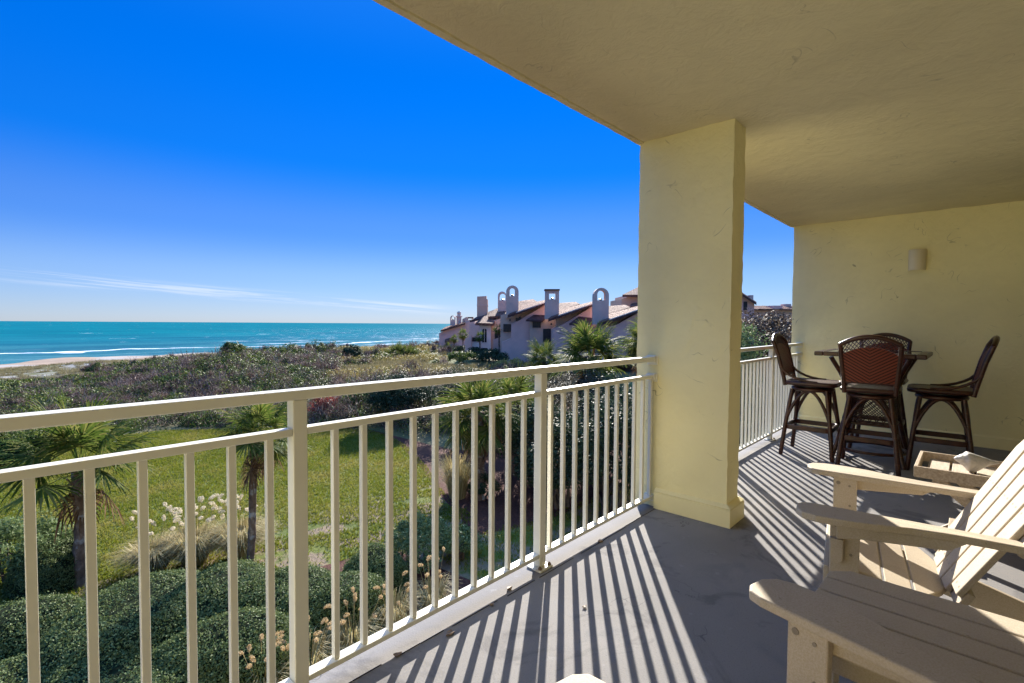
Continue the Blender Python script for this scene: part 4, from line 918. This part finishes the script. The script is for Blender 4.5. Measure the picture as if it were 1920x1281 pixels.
def palm(label, x, y, ht, r0, scale, seed, lean=(0, 0), boots=0.0, dead=10, n=34, group='sabal palms', emin=-30, r1=None, skirt=0, z=None):
    z0 = float(gz(x, y)) if z is None else z
    t = thing('sabal_palm', label, 'palm tree', (x, y, z0), 0, group); rng = np.random.default_rng(seed); r1 = r1 or r0 * .95
    zs_ = np.linspace(-.1, ht, 26); c = lambda q: (lean[0] * (q / ht) ** 2 + .03 * math.sin(q * 2.1 + seed), lean[1] * (q / ht) ** 2 + .03 * math.cos(q * 1.7 + seed))
    mb = MB(); mb.tube([(*c(q), q) for q in zs_], [(r0 + (r1 - r0) * (q / ht)) * rng.uniform(.9, 1.1) * (1.25 if i < 2 else 1) for i, q in enumerate(zs_)], 14)
    mb.build('trunk', M['bark'], t, smooth=70)
    if boots:
        mb = MB(); k = int(46 * boots * ht / 2.5)
        for i in range(k):
            q = ht * (1 - boots) + ht * boots * i / k; a = i * 2.39996; cx_, cy_ = c(q); h = Vector((math.cos(a), math.sin(a), 0)); rr_ = r0 + (r1 - r0) * q / ht
            p = Vector((cx_, cy_, q)) + h * rr_ * .8; e = p + h * (.10 + .05 * rng.uniform()) * (r0 / .17) + Vector((0, 0, .17 + .05 * rng.uniform()))
            mb.bar(p, e, .075 * r0 / .17, .03, h)
        mb.build('leaf_boots', M['boot'], t)
    top = (*c(ht), ht)
    V, Q = palm_crown(seed, n, .75, .8, emin); o = arr_mesh('crown', V * scale, Q, M['frond'], t); o.location = top
    if dead:
        V, Q = palm_crown(seed + 77, dead, .6, .75, -88, -42, 24, .5); o = arr_mesh('dead_fronds', V * scale + np.array([0, 0, -.12 * scale]), Q, M['dead'], t); o.location = top
    if skirt:
        vs_ = [palm_crown(seed + 200 + j, 16, .45, .7, -89, -62, 20, .4) for j in range(skirt)]
        V, Q = cat([(v * scale * .95 + np.array([0, 0, -.5 * scale * (j + 1)]), q) for j, (v, q) in enumerate(vs_)]); o = arr_mesh('dead_skirt', V, Q, M['dead'], t); o.location = top
    return t
palm('young sabal palm with a thick lichen-patched trunk at the left end of the lawn', 1.72, 14.75, 2.78, .165, .98, 11, (.02, .1), .25, 3, 24, emin=-2)
palm('slim sabal palm with a dark leaning trunk just left of the tall railing post', 4.36, 12.15, 3.42, .085, .66, 12, (.18, -.12), .12, 6, 24, emin=-4)
palm('sabal palm with a boot-covered bristly trunk, left of the middle railing post', 11.75, 12.3, 3.0, .20, .95, 13, (.05, .05), .62, 12, 34, emin=-25)
palm('low sabal palm with yellow-tipped fans between the boot-covered palm and the middle post', 14.7, 13.35, 2.75, .17, .95, 14, (0, 0), .5, 16, 30, emin=-30)
palm('tall shaggy sabal palm with a thick brown skirt of dead fronds by the pink wall', 20.2, 13.5, 4.45, .30, 1.22, 15, (.1, 0), .3, 14, 30, emin=-12, skirt=3)
palm('drooping rounded sabal palm in front of the pink wing wall', 31.2, 25.1, 3.3, .17, 1.02, 16, (0, 0), .3, 16, 38, emin=-62)
palm('sabal palm half hidden behind the left edge of the pillar', 27.6, 14.2, 5.0, .17, 1.15, 17, (0, .1), .2, 8, 30, emin=-30)

# ---- ornamental grasses
def grass_clump(label, x, y, h, r_, nb, npl, ph, seed, mat='straw', pm='plume', group='plumed grass clumps', psize=1.0):
    rng = np.random.default_rng(seed); t = thing('plume_grass', label, 'ornamental grass', (x, y, float(gz(x, y))), 0, group)
    a = rng.uniform(0, 6.283, nb); b = rng.uniform(0, 1, nb) ** .5 * r_ * .3; hh = h * rng.uniform(.55, 1.1, nb); out = r_ * rng.uniform(.3, 1.1, nb)
    H = np.stack([np.cos(a), np.sin(a), 0 * a], 1); S = np.stack([-np.sin(a), np.cos(a), 0 * a], 1); U = np.array([0, 0, 1.]); P0 = H * b[:, None]
    prev = P0; Vs = []; w = .012
    for u_, v_ in ((.35, .55), (.7, .92), (1.0, .86)):
        p = P0 + H * (out * u_ ** 1.6)[:, None] + U * (hh * v_)[:, None]; ww = w * (1 - .75 * u_)
        Vs.append(np.stack([prev - S * w, prev + S * w, p + S * ww, p - S * ww], 1).reshape(-1, 3)); prev = p; w = ww
    V = np.concatenate(Vs); arr_mesh('blades', V, np.arange(len(V)).reshape(-1, 4), M[mat], t)
    st = MB(); PV = []; PN = []
    for i in range(npl):
        aa = rng.uniform(0, 6.283); o_ = r_ * rng.uniform(.2, .95); hz = ph * rng.uniform(.75, 1.08); e = np.array([math.cos(aa) * o_, math.sin(aa) * o_, hz])
        st.tube([(e[0] * .15, e[1] * .15, 0), (e[0] * .5, e[1] * .5, hz * .55), tuple(e)], .0035, 4)
        d = unit(np.array([math.cos(aa) * .7 + rng.normal(0, .4), math.sin(aa) * .7 + rng.normal(0, .4), .55])); n_ = 150; u_ = rng.uniform(0, 1, n_); q = unit(rng.normal(0, 1, (n_, 3)))
        PV.append(e + d * (u_ * .15 * psize)[:, None] - U * (u_ ** 2 * .05 * psize)[:, None] + q * (.034 * psize * np.sin(np.pi * np.clip(u_ * .9 + .08, 0, 1)))[:, None]); PN.append(q)
    if npl:
        st.build('seed_stalks', M['straw'], t); V, Q = leaf_quads(np.concatenate(PV), np.concatenate(PN), .04 * psize, .008 * psize, rng, .9); arr_mesh('plumes', V, Q, M[pm], t)
    return t
for i, (x, y, h, r_, nb, npl, ph, lb) in enumerate((
 (3.0, 14.35, .7, .75, 900, 10, 1.35, 'straw-coloured plume grass clump left of the slim palm, farthest left of the row'),
 (3.75, 14.05, .85, .8, 1100, 16, 1.5, 'straw-coloured plume grass clump in the middle of the row behind the hedges'),
 (4.65, 13.6, .9, .8, 1100, 14, 1.45, 'straw-coloured plume grass clump at the foot of the slim palm'))): grass_clump(lb, x, y, h, r_, nb * 2, int(npl * 1.5), ph, 300 + i, psize=1.25)
for i, (x, y, h, npl, ph, lb) in enumerate((
 (3.05, 8.0, .65, 11, 1.0, 'tan seed-plume grass clump left of the tall railing post, near the bottom edge'),
 (3.75, 7.95, .7, 13, 1.05, 'tan seed-plume grass clump just right of the tall railing post'),
 (4.55, 7.95, .75, 14, 1.05, 'tan seed-plume grass clump in front of the boxwood ball'),
 (5.45, 8.0, .8, 13, 1.1, 'tan seed-plume grass clump in the middle of the bottom rail'),
 (6.3, 7.9, .8, 12, 1.15, 'tan seed-plume grass clump farthest right along the planting bed'))): grass_clump(lb, x, y, h, .5, 420, npl, ph, 320 + i, 'straw', 'plumetan', psize=.95)
grass_clump('yellow-green grass tuft in front of the boot-covered palm', 11.35, 12.9, 1.5, .9, 700, 0, 1, 340, 'straw', group='tall grass tufts')

# ---- dune scrub: uncountable thicket, one object for each kind of growth
def nz(x, y, s, seed):
    r_ = np.random.default_rng(seed); v = 0
    for _ in range(6): f = r_.normal(0, 1, 2) * s; v = v + np.sin(x * f[0] + y * f[1] + r_.uniform(0, 6.28))
    return v / 2.45
rng = np.random.default_rng(21); N = 8500
d_ = np.sqrt(rng.uniform(28 ** 2, 165 ** 2, N)); d2_ = rng.uniform(26, 75, N); d_ = np.where(np.arange(N) % 2, d_, d2_); a_ = np.radians(rng.uniform(36, 92, N)); cx, cyy = d_ * np.cos(a_), d_ * np.sin(a_)
ok = (cyy > np.where(cx < 16.0, lawn_far(cx) + .9, 16.5)) & (cyy < 138 + .10 * cx) & ~((cx > 52) & (cyy < 40))
bd = cx * _r.x + cyy * _r.y; fw = cx * _f.x + cyy * _f.y
ok &= ~((fw > 61) & (bd > -11)); cx, cyy, d_ = cx[ok], cyy[ok], d_[ok]
g1 = nz(cx, cyy, .16, 3); g2 = nz(cx, cyy, .12, 8); g3 = nz(cx, cyy, .3, 5)
az_ = np.degrees(np.arctan2(cyy, cx)); left = (az_ > 63)
far = cyy > np.where(cx < 12, 84, 104) + 6 * g2; mixr = rng.uniform(0, 1, len(cx))
kind = np.where(far, 'tan', np.where(left, np.where(g1 > -1.0, 'grn', 'twig'), np.where(g1 > .75, 'grn', np.where((g2 > .35) & (az_ < 67) & (d_ > 40), 'yel', 'twig'))))
openland = (~left) & (az_ < 62) & (d_ > 46); kind = np.where(openland & (g3 > -.35), np.where(g2 > .4, 'yel', 'tan'), kind)
kind = np.where((az_ < 52) & (d_ < 48), np.where(g1 > .3, 'twig', 'myrtle'), kind)
kind = np.where((mixr < .30) & (kind == 'twig'), 'grn', np.where((mixr > .78) & (kind == 'grn') & ~far, 'twig', np.where((mixr > .84) & (kind == 'twig'), 'yel', kind)))
thin = np.where(far, .55, np.where(d_ > 60, .6, 1.0)); sel = rng.uniform(0, 1, len(cx)) < thin; cx, cyy, d_, kind, g1, g3, far = cx[sel], cyy[sel], d_[sel], kind[sel], g1[sel], g3[sel], far[sel]
def scrub(kd, name, label, mat, per, L, W, hr, up, jit, frac=1.0):
    k = (kind == kd) & (np.random.default_rng(len(name)).uniform(0, 1, len(kind)) < frac); n = int(k.sum())
    if not n: return
    X_, Y_, D_ = cx[k], cyy[k], d_[k]; big = rng.uniform(0, 1, n) < .14; r_ = np.where(big, rng.uniform(1.5, 2.4, n), rng.uniform(.5, 1.3, n)); h = rng.uniform(*hr, n) * (1 + .25 * g3[k]); h = np.where(big, h * 1.3, h) * .82; h = np.where(far[k], h * .6, h) * (0.5 + 0.5 * sst(6, 18, X_))
    o = unit(rng.normal(0, 1, (n, per, 3))); o[..., 2] = np.abs(o[..., 2]); rad = rng.uniform(.35, 1, (n, per)) ** .4
    loc = o * rad[..., None]; P = np.stack([X_[:, None] + loc[..., 0] * r_[:, None], Y_[:, None] + loc[..., 1] * r_[:, None], gz(X_, Y_)[:, None] - .05 + loc[..., 2] * h[:, None]], -1).reshape(-1, 3)
    sc_ = np.repeat(np.clip(D_ / 45, .8, 2.0), per); N_ = o.reshape(-1, 3)
    if up:       # upright slivers
        T = unit(N_ * .7 + np.array([0, 0, up]) + rng.normal(0, jit, P.shape)); B = unit(np.cross(T, rng.normal(0, 1, P.shape))); l = (L * sc_ * rng.uniform(.5, 1.4, len(P)))[:, None]; w = (W * sc_)[:, None]
        bend = T + rng.normal(0, .3, P.shape); A = P - T * l * .5; C_ = P; E_ = P + unit(bend) * l * .5
        V = np.concatenate([np.stack([A - B * w / 2, A + B * w / 2, C_ + B * w * .4, C_ - B * w * .4], 1).reshape(-1, 3), np.stack([C_ - B * w * .4, C_ + B * w * .4, E_ + B * w * .1, E_ - B * w * .1], 1).reshape(-1, 3)])
        Q = np.arange(len(V)).reshape(-1, 4)
    else:
        l = sc_; V, Q = leaf_quads(P, N_ + np.array([0, 0, .5]), L * sc_, W * sc_, rng, jit)
    tag(arr_mesh(name, V, Q, M[mat]), label, 'scrub', kind='stuff')
scrub('grn', 'green_scrub', 'bright green leafy scrub covering the dunes', 'grn', 240, .16, .09, (.9, 1.9), 0, .7)
scrub('twig', 'bare_twig_scrub', 'purple-brown leafless twiggy scrub behind the lawn', 'twig', 240, .42, .03, (.9, 2.2), .35, .6)
scrub('yel', 'yellow_scrub', 'yellowing low scrub on the dune slope', 'yel', 130, .13, .08, (.7, 1.3), 0, .8)
scrub('tan', 'dune_grass', 'dry tan dune grass in front of the beach', 'tan', 130, .34, .026, (.35, .75), .9, .45)
scrub('myrtle', 'olive_scrub', 'olive and grey scrub between the palms and the pink houses', 'myrtle', 220, .14, .07, (.8, 1.7), 0, .8)
scrub('twig', 'bare_stems', 'pale grey bare stems standing out of the twiggy scrub', 'stem', 12, 1.1, .03, (1.1, 2.3), .8, .45, .6)
print('scrub', {k: int((kind == k).sum()) for k in set(kind)})
# ------------------------------------------------------------------ pink terraced houses beyond the garden
# camera-aligned frame: zoomed view units (zx to the right, zy down) turned to metres at distance d
def S(zx, zy, d):
    lat = (780 + zx / 4.364 - 960) * d / F_PX; hz = 466 + zx * 12.0 / 1920
    up = (hz - zy) / 4.364 * d / F_PX
    return Vector((0, 0, EYE + up)) + _f * d + _r * lat
def pts(pl_, d): return [S(x, y, d) for x, y in pl_]
def part(name, pl_, d, depth, mat, par, off, bevel=0):
    mb = MB(); mb.prism(pts(pl_, d), _f * depth); return mb.build(name, mat, par, off=off, bevel=bevel)
def slab(name, fr, d0, bk, d1, th, mat, par, off):
    """roof slab: front edge fr=(A,B) at d0, back edge bk=(A,B) at d1, thickness th"""
    a, b = S(*fr[0], d0), S(*fr[1], d0); c, e_ = S(*bk[1], d1), S(*bk[0], d1); mb = MB(); mb.prism([a, b, c, e_], (0, 0, -th)); return mb.build(name, mat, par, off=off)
def arch_chimney(par, off, x0, x1, ytop, ybody, hx0, hx1, hy0, hy1, d, th=1.0, rnd=True):
    n = 14; cx_ = (x0 + x1) / 2; r_ = (x1 - x0) / 2; hc = (hx0 + hx1) / 2; hr = (hx1 - hx0) / 2
    if rnd: out = [(cx_ + r_ * math.cos(math.pi * i / n), ytop + r_ - r_ * math.sin(math.pi * i / n)) for i in range(n + 1)]; inn = [(hc + hr * math.cos(math.pi * i / n), hy0 + hr - hr * math.sin(math.pi * i / n)) for i in range(n + 1)]
    else: out = [(x1, ytop), (x0, ytop)]; inn = [(hx1, hy0), (hx0, hy0)]
    out = [(x1, hy1)] + out + [(x0, hy1)]; inn = [(hx1, hy1)] + inn + [(hx0, hy1)]
    mb = MB(); k = len(out); A = pts(out, d); B = pts(inn, d); A2 = [p + _f * th for p in A]; B2 = [p + _f * th for p in B]
    F = []
    for i in range(k - 1): F += [(i, i + 1, k + i + 1, k + i), (2 * k + i, 3 * k + i, 3 * k + i + 1, 2 * k + i + 1), (i, 2 * k + i, 2 * k + i + 1, i + 1), (k + i, k + i + 1, 3 * k + i + 1, 3 * k + i)]
    mb.add(A + B + A2 + B2, F); mb.prism(pts([(x0, hy1), (x1, hy1), (x1, ybody), (x0, ybody)], d), _f * th)
    o = mb.build('chimney', M['chim'], par, off=off)
    if not rnd:
        q = MB(); q.prism(pts([(x0 - 5, ytop + 12), (x1 + 5, ytop + 12), (x1 + 5, ytop), (x0 - 5, ytop)], d - .15), _f * (th + .3)); q.build('chimney_cap', M['tile'], o, off=off)
    v = MB(); c = S(hc, hy1, d) + _f * th / 2; v.lathe([(.16, 0), (.16, .14), (.22, .15), (.22, .19), (.05, .25)], 10, c); v.build('flue_cap', M['dark'], o, off=off)
    return o
def window(par, off, x0, x1, y0, y1, d, arch=False):
    if arch:
        n = 8; cx_ = (x0 + x1) / 2; r_ = (x1 - x0) / 2; pl_ = [(x0, y1), (x1, y1)] + [(cx_ + r_ * math.cos(math.pi * i / n), y0 + r_ - r_ * math.sin(math.pi * i / n)) for i in range(n + 1)]
    else: pl_ = [(x0, y1), (x1, y1), (x1, y0), (x0, y0)]
    w = part('window', pl_, d - .03, .2, M['dark'], par, off)
    e_ = 4
    mb = MB()
    for b in ((x0 - e_, x0, y0, y1), (x1, x1 + e_, y0, y1), (x0 - e_, x1 + e_, y1, y1 + e_), ((x0 + x1) / 2 - 1.5, (x0 + x1) / 2 + 1.5, y0, y1)): mb.prism(pts([(b[0], b[3]), (b[1], b[3]), (b[1], b[2]), (b[0], b[2])], d - .08), _f * .1)
    mb.build('frame', M['wframe'] if not arch else M['cream'], w, off=off); return w
G_ = 800
def row_house():
    o = S(1200, G_, 66); t = thing('terraced_house', 'nearest pink terraced houses with stepped wing walls, shed roofs and arched chimneys', 'house', o); off = tuple(o)
    # wing walls and the bodies behind them
    part('wall', [(700, G_), (700, 622), (776, 588), (779, 470), (852, 437), (1058, 312), (1058, G_)], 66, 9, M['pink'], t, off)
    part('wall', [(1122, G_), (1122, 514), (1212, 468), (1250, 445), (1448, 322), (1448, G_)], 61.5, 9, M['pink'], t, off)
    part('wall', [(1532, G_), (1532, 500), (1640, 478), (1900, 330), (1900, G_)], 57, 9, M['pink'], t, off)
    # recessed bays with windows
    part('bay_wall', [(930, G_), (930, 425), (1150, 420), (1150, G_)], 65.2, 3, M['cream'] if False else M['pinkd'], t, off)
    part('bay_wall', [(1300, 640), (1300, 450), (1560, 445), (1560, 640)], 61.0, 3, M['pinkd'], t, off)
    part('bay_wall', [(690, G_), (690, 400), (1058, 296), (1058, G_)], 67.5, 3, M['pinkd'], t, off)
    part('bay_wall', [(1150, 640), (1150, 436), (1448, 306), (1448, 640)], 63.0, 3, M['pinkd'], t, off)
    part('bay_wall', [(1500, 760), (1500, 472), (1900, 322), (1900, 760)], 58.5, 3, M['pinkd'], t, off)
    for b, d in (((957, 1016, 446, 497), 65.2), ((1160, 1202, 447, 486), 64.9), ((1314, 1358, 482, 536), 61.0), ((820, 850, 412, 446), 67.4), ((718, 774, 472, 532), 67.4)): window(t, off, *b, d)
    part('wall', [(1150, G_), (1150, 420), (1215, 420), (1215, G_)], 64.9, 2, M['pinkd'], t, off)
    part('balcony_door', [(1040, 618), (1040, 510), (1124, 510), (1124, 618)], 65.1, .2, M['dark'], t, off)
    part('garage_door', [(1740, 745), (1740, 640), (1815, 640), (1815, 745)], 56.9, .2, M['dark'], t, off)
    slab('awning', ((1690, 632), (1850, 640)), 56.0, ((1700, 600), (1850, 600)), 57.0, .25, M['tiled'], t, off)
    for x, y, d in ((768, 440, 67.4), (1105, 472, 64.95)): part('wall_lamp', [(x - 6, y + 8), (x + 6, y + 8), (x + 6, y - 8), (x - 6, y - 8)], d, -.15, M['dark'], t, off)
    # shed roofs, low edge to the left
    slab('roof', ((748, 398), (1064, 290)), 65.3, ((835, 322), (1064, 272)), 75, .28, M['tile'], t, off)
    slab('roof', ((1080, 428), (1452, 300)), 60.8, ((1170, 352), (1452, 284)), 70.5, .28, M['tile'], t, off)
    slab('roof', ((1484, 466), (1910, 318)), 56.3, ((1575, 382), (1910, 300)), 66, .28, M['tile'], t, off)
    for a, b, d in (((748, 398), (1064, 290), 65.28), ((1080, 428), (1452, 300), 60.78), ((1484, 466), (1910, 318), 56.28)):
        mb = MB(); A_, B_ = S(*a, d), S(*b, d); A_ = A_.lerp(B_, .22); mb.prism([A_ + Vector((0, 0, .02)), B_ + Vector((0, 0, .02)), B_ + Vector((0, 0, -.10)), A_ + Vector((0, 0, -.10))], _f * -.06); mb.build('rake_board', M['rake'], t, off=off)
        mb = MB(); A_ = S(*a, d - .02); mb.prism([A_ + Vector((0, 0, -.12)), B_ + Vector((0, 0, -.12)), B_ + Vector((0, 0, -.36)), A_ + Vector((0, 0, -.36))], _f * -.03); mb.build('fascia', M['tiled'], t, off=off)
    slab('upper_roof', ((832, 338), (988, 288)), 74, ((838, 285), (955, 268)), 80, .3, M['tile'], t, off)
    slab('upper_roof', ((1165, 358), (1338, 308)), 69.5, ((1170, 300), (1305, 290)), 75, .3, M['tile'], t, off)
    slab('upper_roof', ((1572, 384), (1752, 334)), 65, ((1575, 325), (1705, 314)), 70, .3, M['tile'], t, off)
    for a, d in (((835, 345, 985, 300), 74.4), ((1168, 365, 1335, 318), 69.9), ((1575, 392, 1750, 344), 65.4)):
        part('clerestory_wall', [(a[0], a[1] + 60), (a[2], a[3] + 60), (a[2], a[3]), (a[0], a[1])], d, 5, M['pinkd'], t, off)
    slab('window_hood', ((898, 436), (1034, 442)), 64.4, ((962, 396), (1074, 398)), 65.9, .22, M['tiled'], t, off)
    slab('window_hood', ((1252, 466), (1420, 470)), 60.2, ((1330, 410), (1466, 424)), 61.4, .22, M['tiled'], t, off)
    arch_chimney(t, off, 735, 837, 157, 420, 764, 806, 176, 244, 67.2)
    arch_chimney(t, off, 1055, 1168, 186, 432, 1086, 1142, 220, 270, 63.0, 1.0, False)
    arch_chimney(t, off, 1450, 1575, 176, 476, 1480, 1546, 196, 278, 58.6)
    return t
row_house()
def left_house():
    o = S(560, 745, 76); t = thing('terraced_house', 'cream and pink terraced house with an arched window, left of the wing walls', 'house', o); off = tuple(o)
    part('wall', [(520, 745), (520, 458), (612, 458), (612, 745)], 73, 8, M['cream'], t, off)
    part('wall', [(613, 760), (613, 448), (712, 420), (712, 760)], 73.6, 8, M['pinkd'], t, off)
    part('wall', [(650, 480), (650, 395), (790, 395), (790, 480)], 75.5, 6, M['pinkd'], t, off)
    part('wall', [(440, 740), (440, 470), (520, 470), (520, 740)], 76, 8, M['pink'], t, off)
    part('terrace_wall', [(402, 700), (402, 590), (452, 566), (452, 700)], 70.5, 2, M['pink'], t, off)
    part('terrace_wall', [(450, 735), (450, 612), (521, 612), (521, 735)], 72.0, 1.0, M['cream'], t, off)
    part('wing_wall', [(630, 765), (630, 600), (700, 575), (700, 765)], 70.0, .35, M['pink'], t, off)
    part('balcony_rail', [(452, 614), (452, 580), (520, 580), (520, 614)], 71.9, .12, M['wframe'], t, off)
    for b in ((452, 480, 655, 720), (486, 516, 658, 728)): window(t, off, *b, 72.0, True)
    window(t, off, 541, 578, 508, 622, 73, True)
    for b in ((536, 580, 668, 728),): window(t, off, *b, 73)
    for b in ((648, 690, 545, 590), (648, 690, 600, 668), (715, 776, 470, 530)): window(t, off, *b, 73.6)
    slab('roof', ((484, 462), (640, 466)), 72.2, ((560, 405), (655, 412)), 76.5, .35, M['tile'], t, off)
    slab('roof', ((588, 410), (742, 398)), 74.6, ((650, 345), (752, 338)), 79, .35, M['tile'], t, off)
    slab('roof', ((440, 442), (590, 410)), 76.5, ((520, 400), (668, 342)), 82, .3, M['tiled'], t, off)
    part('chimney', [(498, 425), (498, 247), (574, 243), (574, 265), (585, 272), (585, 425)], 80, 1.6, M['pinkd'], t, off)
    part('chimney_band', [(496, 322), (496, 312), (587, 312), (587, 322)], 79.95, 1.7, M['chim'], t, off)
    arch_chimney(t, off, 668, 736, 206, 372, 682, 730, 222, 278, 77.0)
left_house()
def far_house():
    o = S(330, 705, 108); t = thing('terraced_house', 'farthest pink terraced house by the beach with a long sloping roof and small chimneys', 'house', o); off = tuple(o)
    part('wall', [(188, 712), (188, 548), (232, 525), (395, 462), (480, 452), (480, 712)], 108, 12, M['pink'], t, off)
    part('wall', [(262, 712), (262, 602), (300, 590), (300, 712)], 107.2, .8, M['pinkd'], t, off)
    slab('roof', ((200, 522), (402, 460)), 107.4, ((240, 495), (402, 445)), 116, .4, M['tile'], t, off)
    slab('roof', ((236, 614), (306, 592)), 106.5, ((240, 595), (306, 578)), 108, .3, M['tile'], t, off)
    part('wall', [(400, 712), (400, 440), (482, 440), (482, 712)], 110, 9, M['pinkd'], t, off)
    arch_chimney(t, off, 279, 320, 402, 485, 287, 313, 406, 440, 110)
    v = MB(); b = S(351, 470, 111); v.lathe([(.55, 0), (.55, 1.5), (.75, 1.55), (.75, 1.75), (.4, 1.8), (.4, 2.3), (.5, 2.35), (.5, 2.5), (.2, 2.75)], 12, b); v.build('chimney', M['chim'], t, off=off)
    arch_chimney(t, off, 418, 462, 414, 470, 424, 455, 420, 446, 112, 1.0, False)
    part('chimney', [(378, 470), (378, 432), (408, 415), (420, 418), (420, 470)], 111, 1.2, M['pinkd'], t, off)
    for b in ((355, 380, 650, 690), (250, 262, 640, 690)): window(t, off, *b, 108)
far_house()
def tower_house():
    o = S(1800, 320, 88); t = thing('hip_roofed_house', 'house top with a tiled hip roof, cut off by the left edge of the pillar', 'house', o); off = tuple(o)
    part('wall', [(1678, 720), (1678, 265), (1720, 255), (1720, 236), (1950, 236), (1950, 720)], 88, 10, M['pinkd'], t, off)
    slab('roof', ((1684, 232), (1960, 232)), 86.5, ((1815, 168), (1960, 168)), 93, .4, M['tile'], t, off)
    slab('lower_roof', ((1740, 330), (1960, 290)), 84, ((1760, 306), (1960, 280)), 87.8, .3, M['tile'], t, off)
tower_house()
def gable_house():
    q = lambda fx: (fx - 780) * 4.364; qy = lambda fy: (fy - 500) * 4.364
    o = S(q(1400), qy(600), 60); t = thing('gabled_house', 'grey-pink gabled house with a small chimney, between the pillar and the end wall', 'house', o); off = tuple(o)
    part('wall', [(q(1331), qy(640)), (q(1331), qy(566)), (q(1372), qy(540)), (q(1391), qy(551)), (q(1413), qy(566)), (q(1413), qy(640))], 60, 9, M['pink'], t, off)
    slab('roof', ((q(1371), qy(538)), (q(1417), qy(568))), 59.4, ((q(1371), qy(536.5)), (q(1417), qy(566.5))), 69.5, .3, M['tiled'], t, off)
    slab('roof', ((q(1327), qy(568)), (q(1371.6), qy(538))), 59.4, ((q(1327), qy(566.5)), (q(1371.6), qy(536.5))), 69.5, .3, M['tiled'], t, off)
    part('chimney', [(q(1405), qy(564)), (q(1405), qy(554)), (q(1411), qy(554)), (q(1411), qy(566))], 62, .8, M['chim'], t, off)
    window(t, off, q(1394), q(1399), qy(566), qy(581), 60)
    o = S(q(1450), qy(600), 100); t = thing('tiled_roof_house', 'long low house with orange tiled roofs on the skyline left of the end wall', 'house', o); off = tuple(o)
    part('wall', [(q(1409), qy(640)), (q(1409), qy(579)), (q(1540), qy(580)), (q(1540), qy(640))], 100, 9, M['pinkd'], t, off)
    for a, b in ((1406, 1431), (1424, 1440), (1438, 1449), (1462, 1492), (1486, 1540)):
        slab('roof', ((q(a - 2), qy(579.5)), (q(b + 2), qy(580))), 99, ((q(a + 3), qy(573.5)), (q(b - 3), qy(574))), 103, .3, M['tile'], t, off)
    part('parapet', [(q(1448), qy(580)), (q(1448), qy(573.5)), (q(1466), qy(573.5)), (q(1466), qy(580))], 99.5, 4, M['pink'], t, off)
    part('chimney', [(q(1472), qy(576)), (q(1472), qy(570.5)), (q(1482), qy(570.5)), (q(1482), qy(576))], 102, 2, M['chim'], t, off)
gable_house()
# small palms in front of the houses, and the boardwalk post frame by the beach
def far_palm(zx, zy, zb, d, sc_, seed, label):
    top = S(zx, zy, d); base = S(zx, zb, d); palm(label, base.x, base.y, top.z - base.z, .11, sc_, seed, (0, 0), 0, 5, 22, 'small palms by the pink houses', -50, z=base.z)
far_palm(521, 575, 745, 69, .5, 401, 'small palm in front of the cream wall with the arched window')
far_palm(680, 510, 765, 68, .55, 402, 'slender palm at the corner of the pink wing wall, beside the dark balcony')
far_palm(312, 590, 712, 96, .6, 403, 'small palm at the left of a pair in front of the farthest house')
far_palm(385, 552, 712, 94, .75, 404, 'taller palm of the pair in front of the farthest house')
far_palm(258, 650, 715, 98, .5, 405, 'lowest small palm in front of the farthest house, nearest the beach')
for i, (px, py, d, sc_, lb) in enumerate(((744, 655, 88, 1.5, 'trunkless palmetto on the dune, left of a pair'), (766, 658, 88, 1.4, 'trunkless palmetto on the dune, right of a pair'), (888, 735, 24, .0, ''), (800, 668, 80, 1.1, 'trunkless palmetto in the dune scrub nearest the houses'))):
    if not lb: continue
    b = S((px - 780) * 4.364, (py + 9 - 500) * 4.364, d); palm(lb, b.x, b.y, .5, .14, sc_, 420 + i, (0, 0), 0, 3, 24, 'palmettos on the dunes', -10, z=b.z - .4)
for i, (zx, zy, d, r_, h, mt, lb) in enumerate(((390, 700, 92, 2.6, 1.6, 'dkleaf', 'dark clipped hedge in front of the farthest house'), (590, 760, 66, 2.2, 1.7, 'dkleaf', 'dark hedge at the foot of the cream house'), (640, 785, 62, 2.4, 1.9, 'dkleaf', 'dark hedge at the foot of the pink wing wall'), (500, 745, 68, 1.8, 1.5, 'dkleaf', 'dark hedge below the two small arches'), (380, 775, 60, 2.0, 1.5, 'grn', 'pale green rounded bush on the slope in front of the cream house'), (760, 830, 55, 2.4, 1.2, 'yel', 'yellowing bush below the largest wing wall'))):
    b = S(zx, zy, d); bush(lb, b.x, b.y, r_, 1.3, h, 46, 60, .2, .11, 440 + i, mt, 'bushes by the pink houses', z=b.z - .35)
t = thing('boardwalk_frame', 'small grey wooden post frame at the end of the boardwalk beside the farthest house', 'boardwalk', S(160, 700, 104)); off = tuple(t.location)
for x in (137, 152, 182): part('post', [(x, 712), (x, 632), (x + 4, 632), (x + 4, 712)], 104, .3, M['greywood'], t, off)
part('beam', [(133, 640), (133, 630), (190, 630), (190, 640)], 103.9, .5, M['greywood'], t, off); part('handrail', [(137, 690), (137, 684), (188, 684), (188, 690)], 103.8, .15, M['greywood'], t, off)
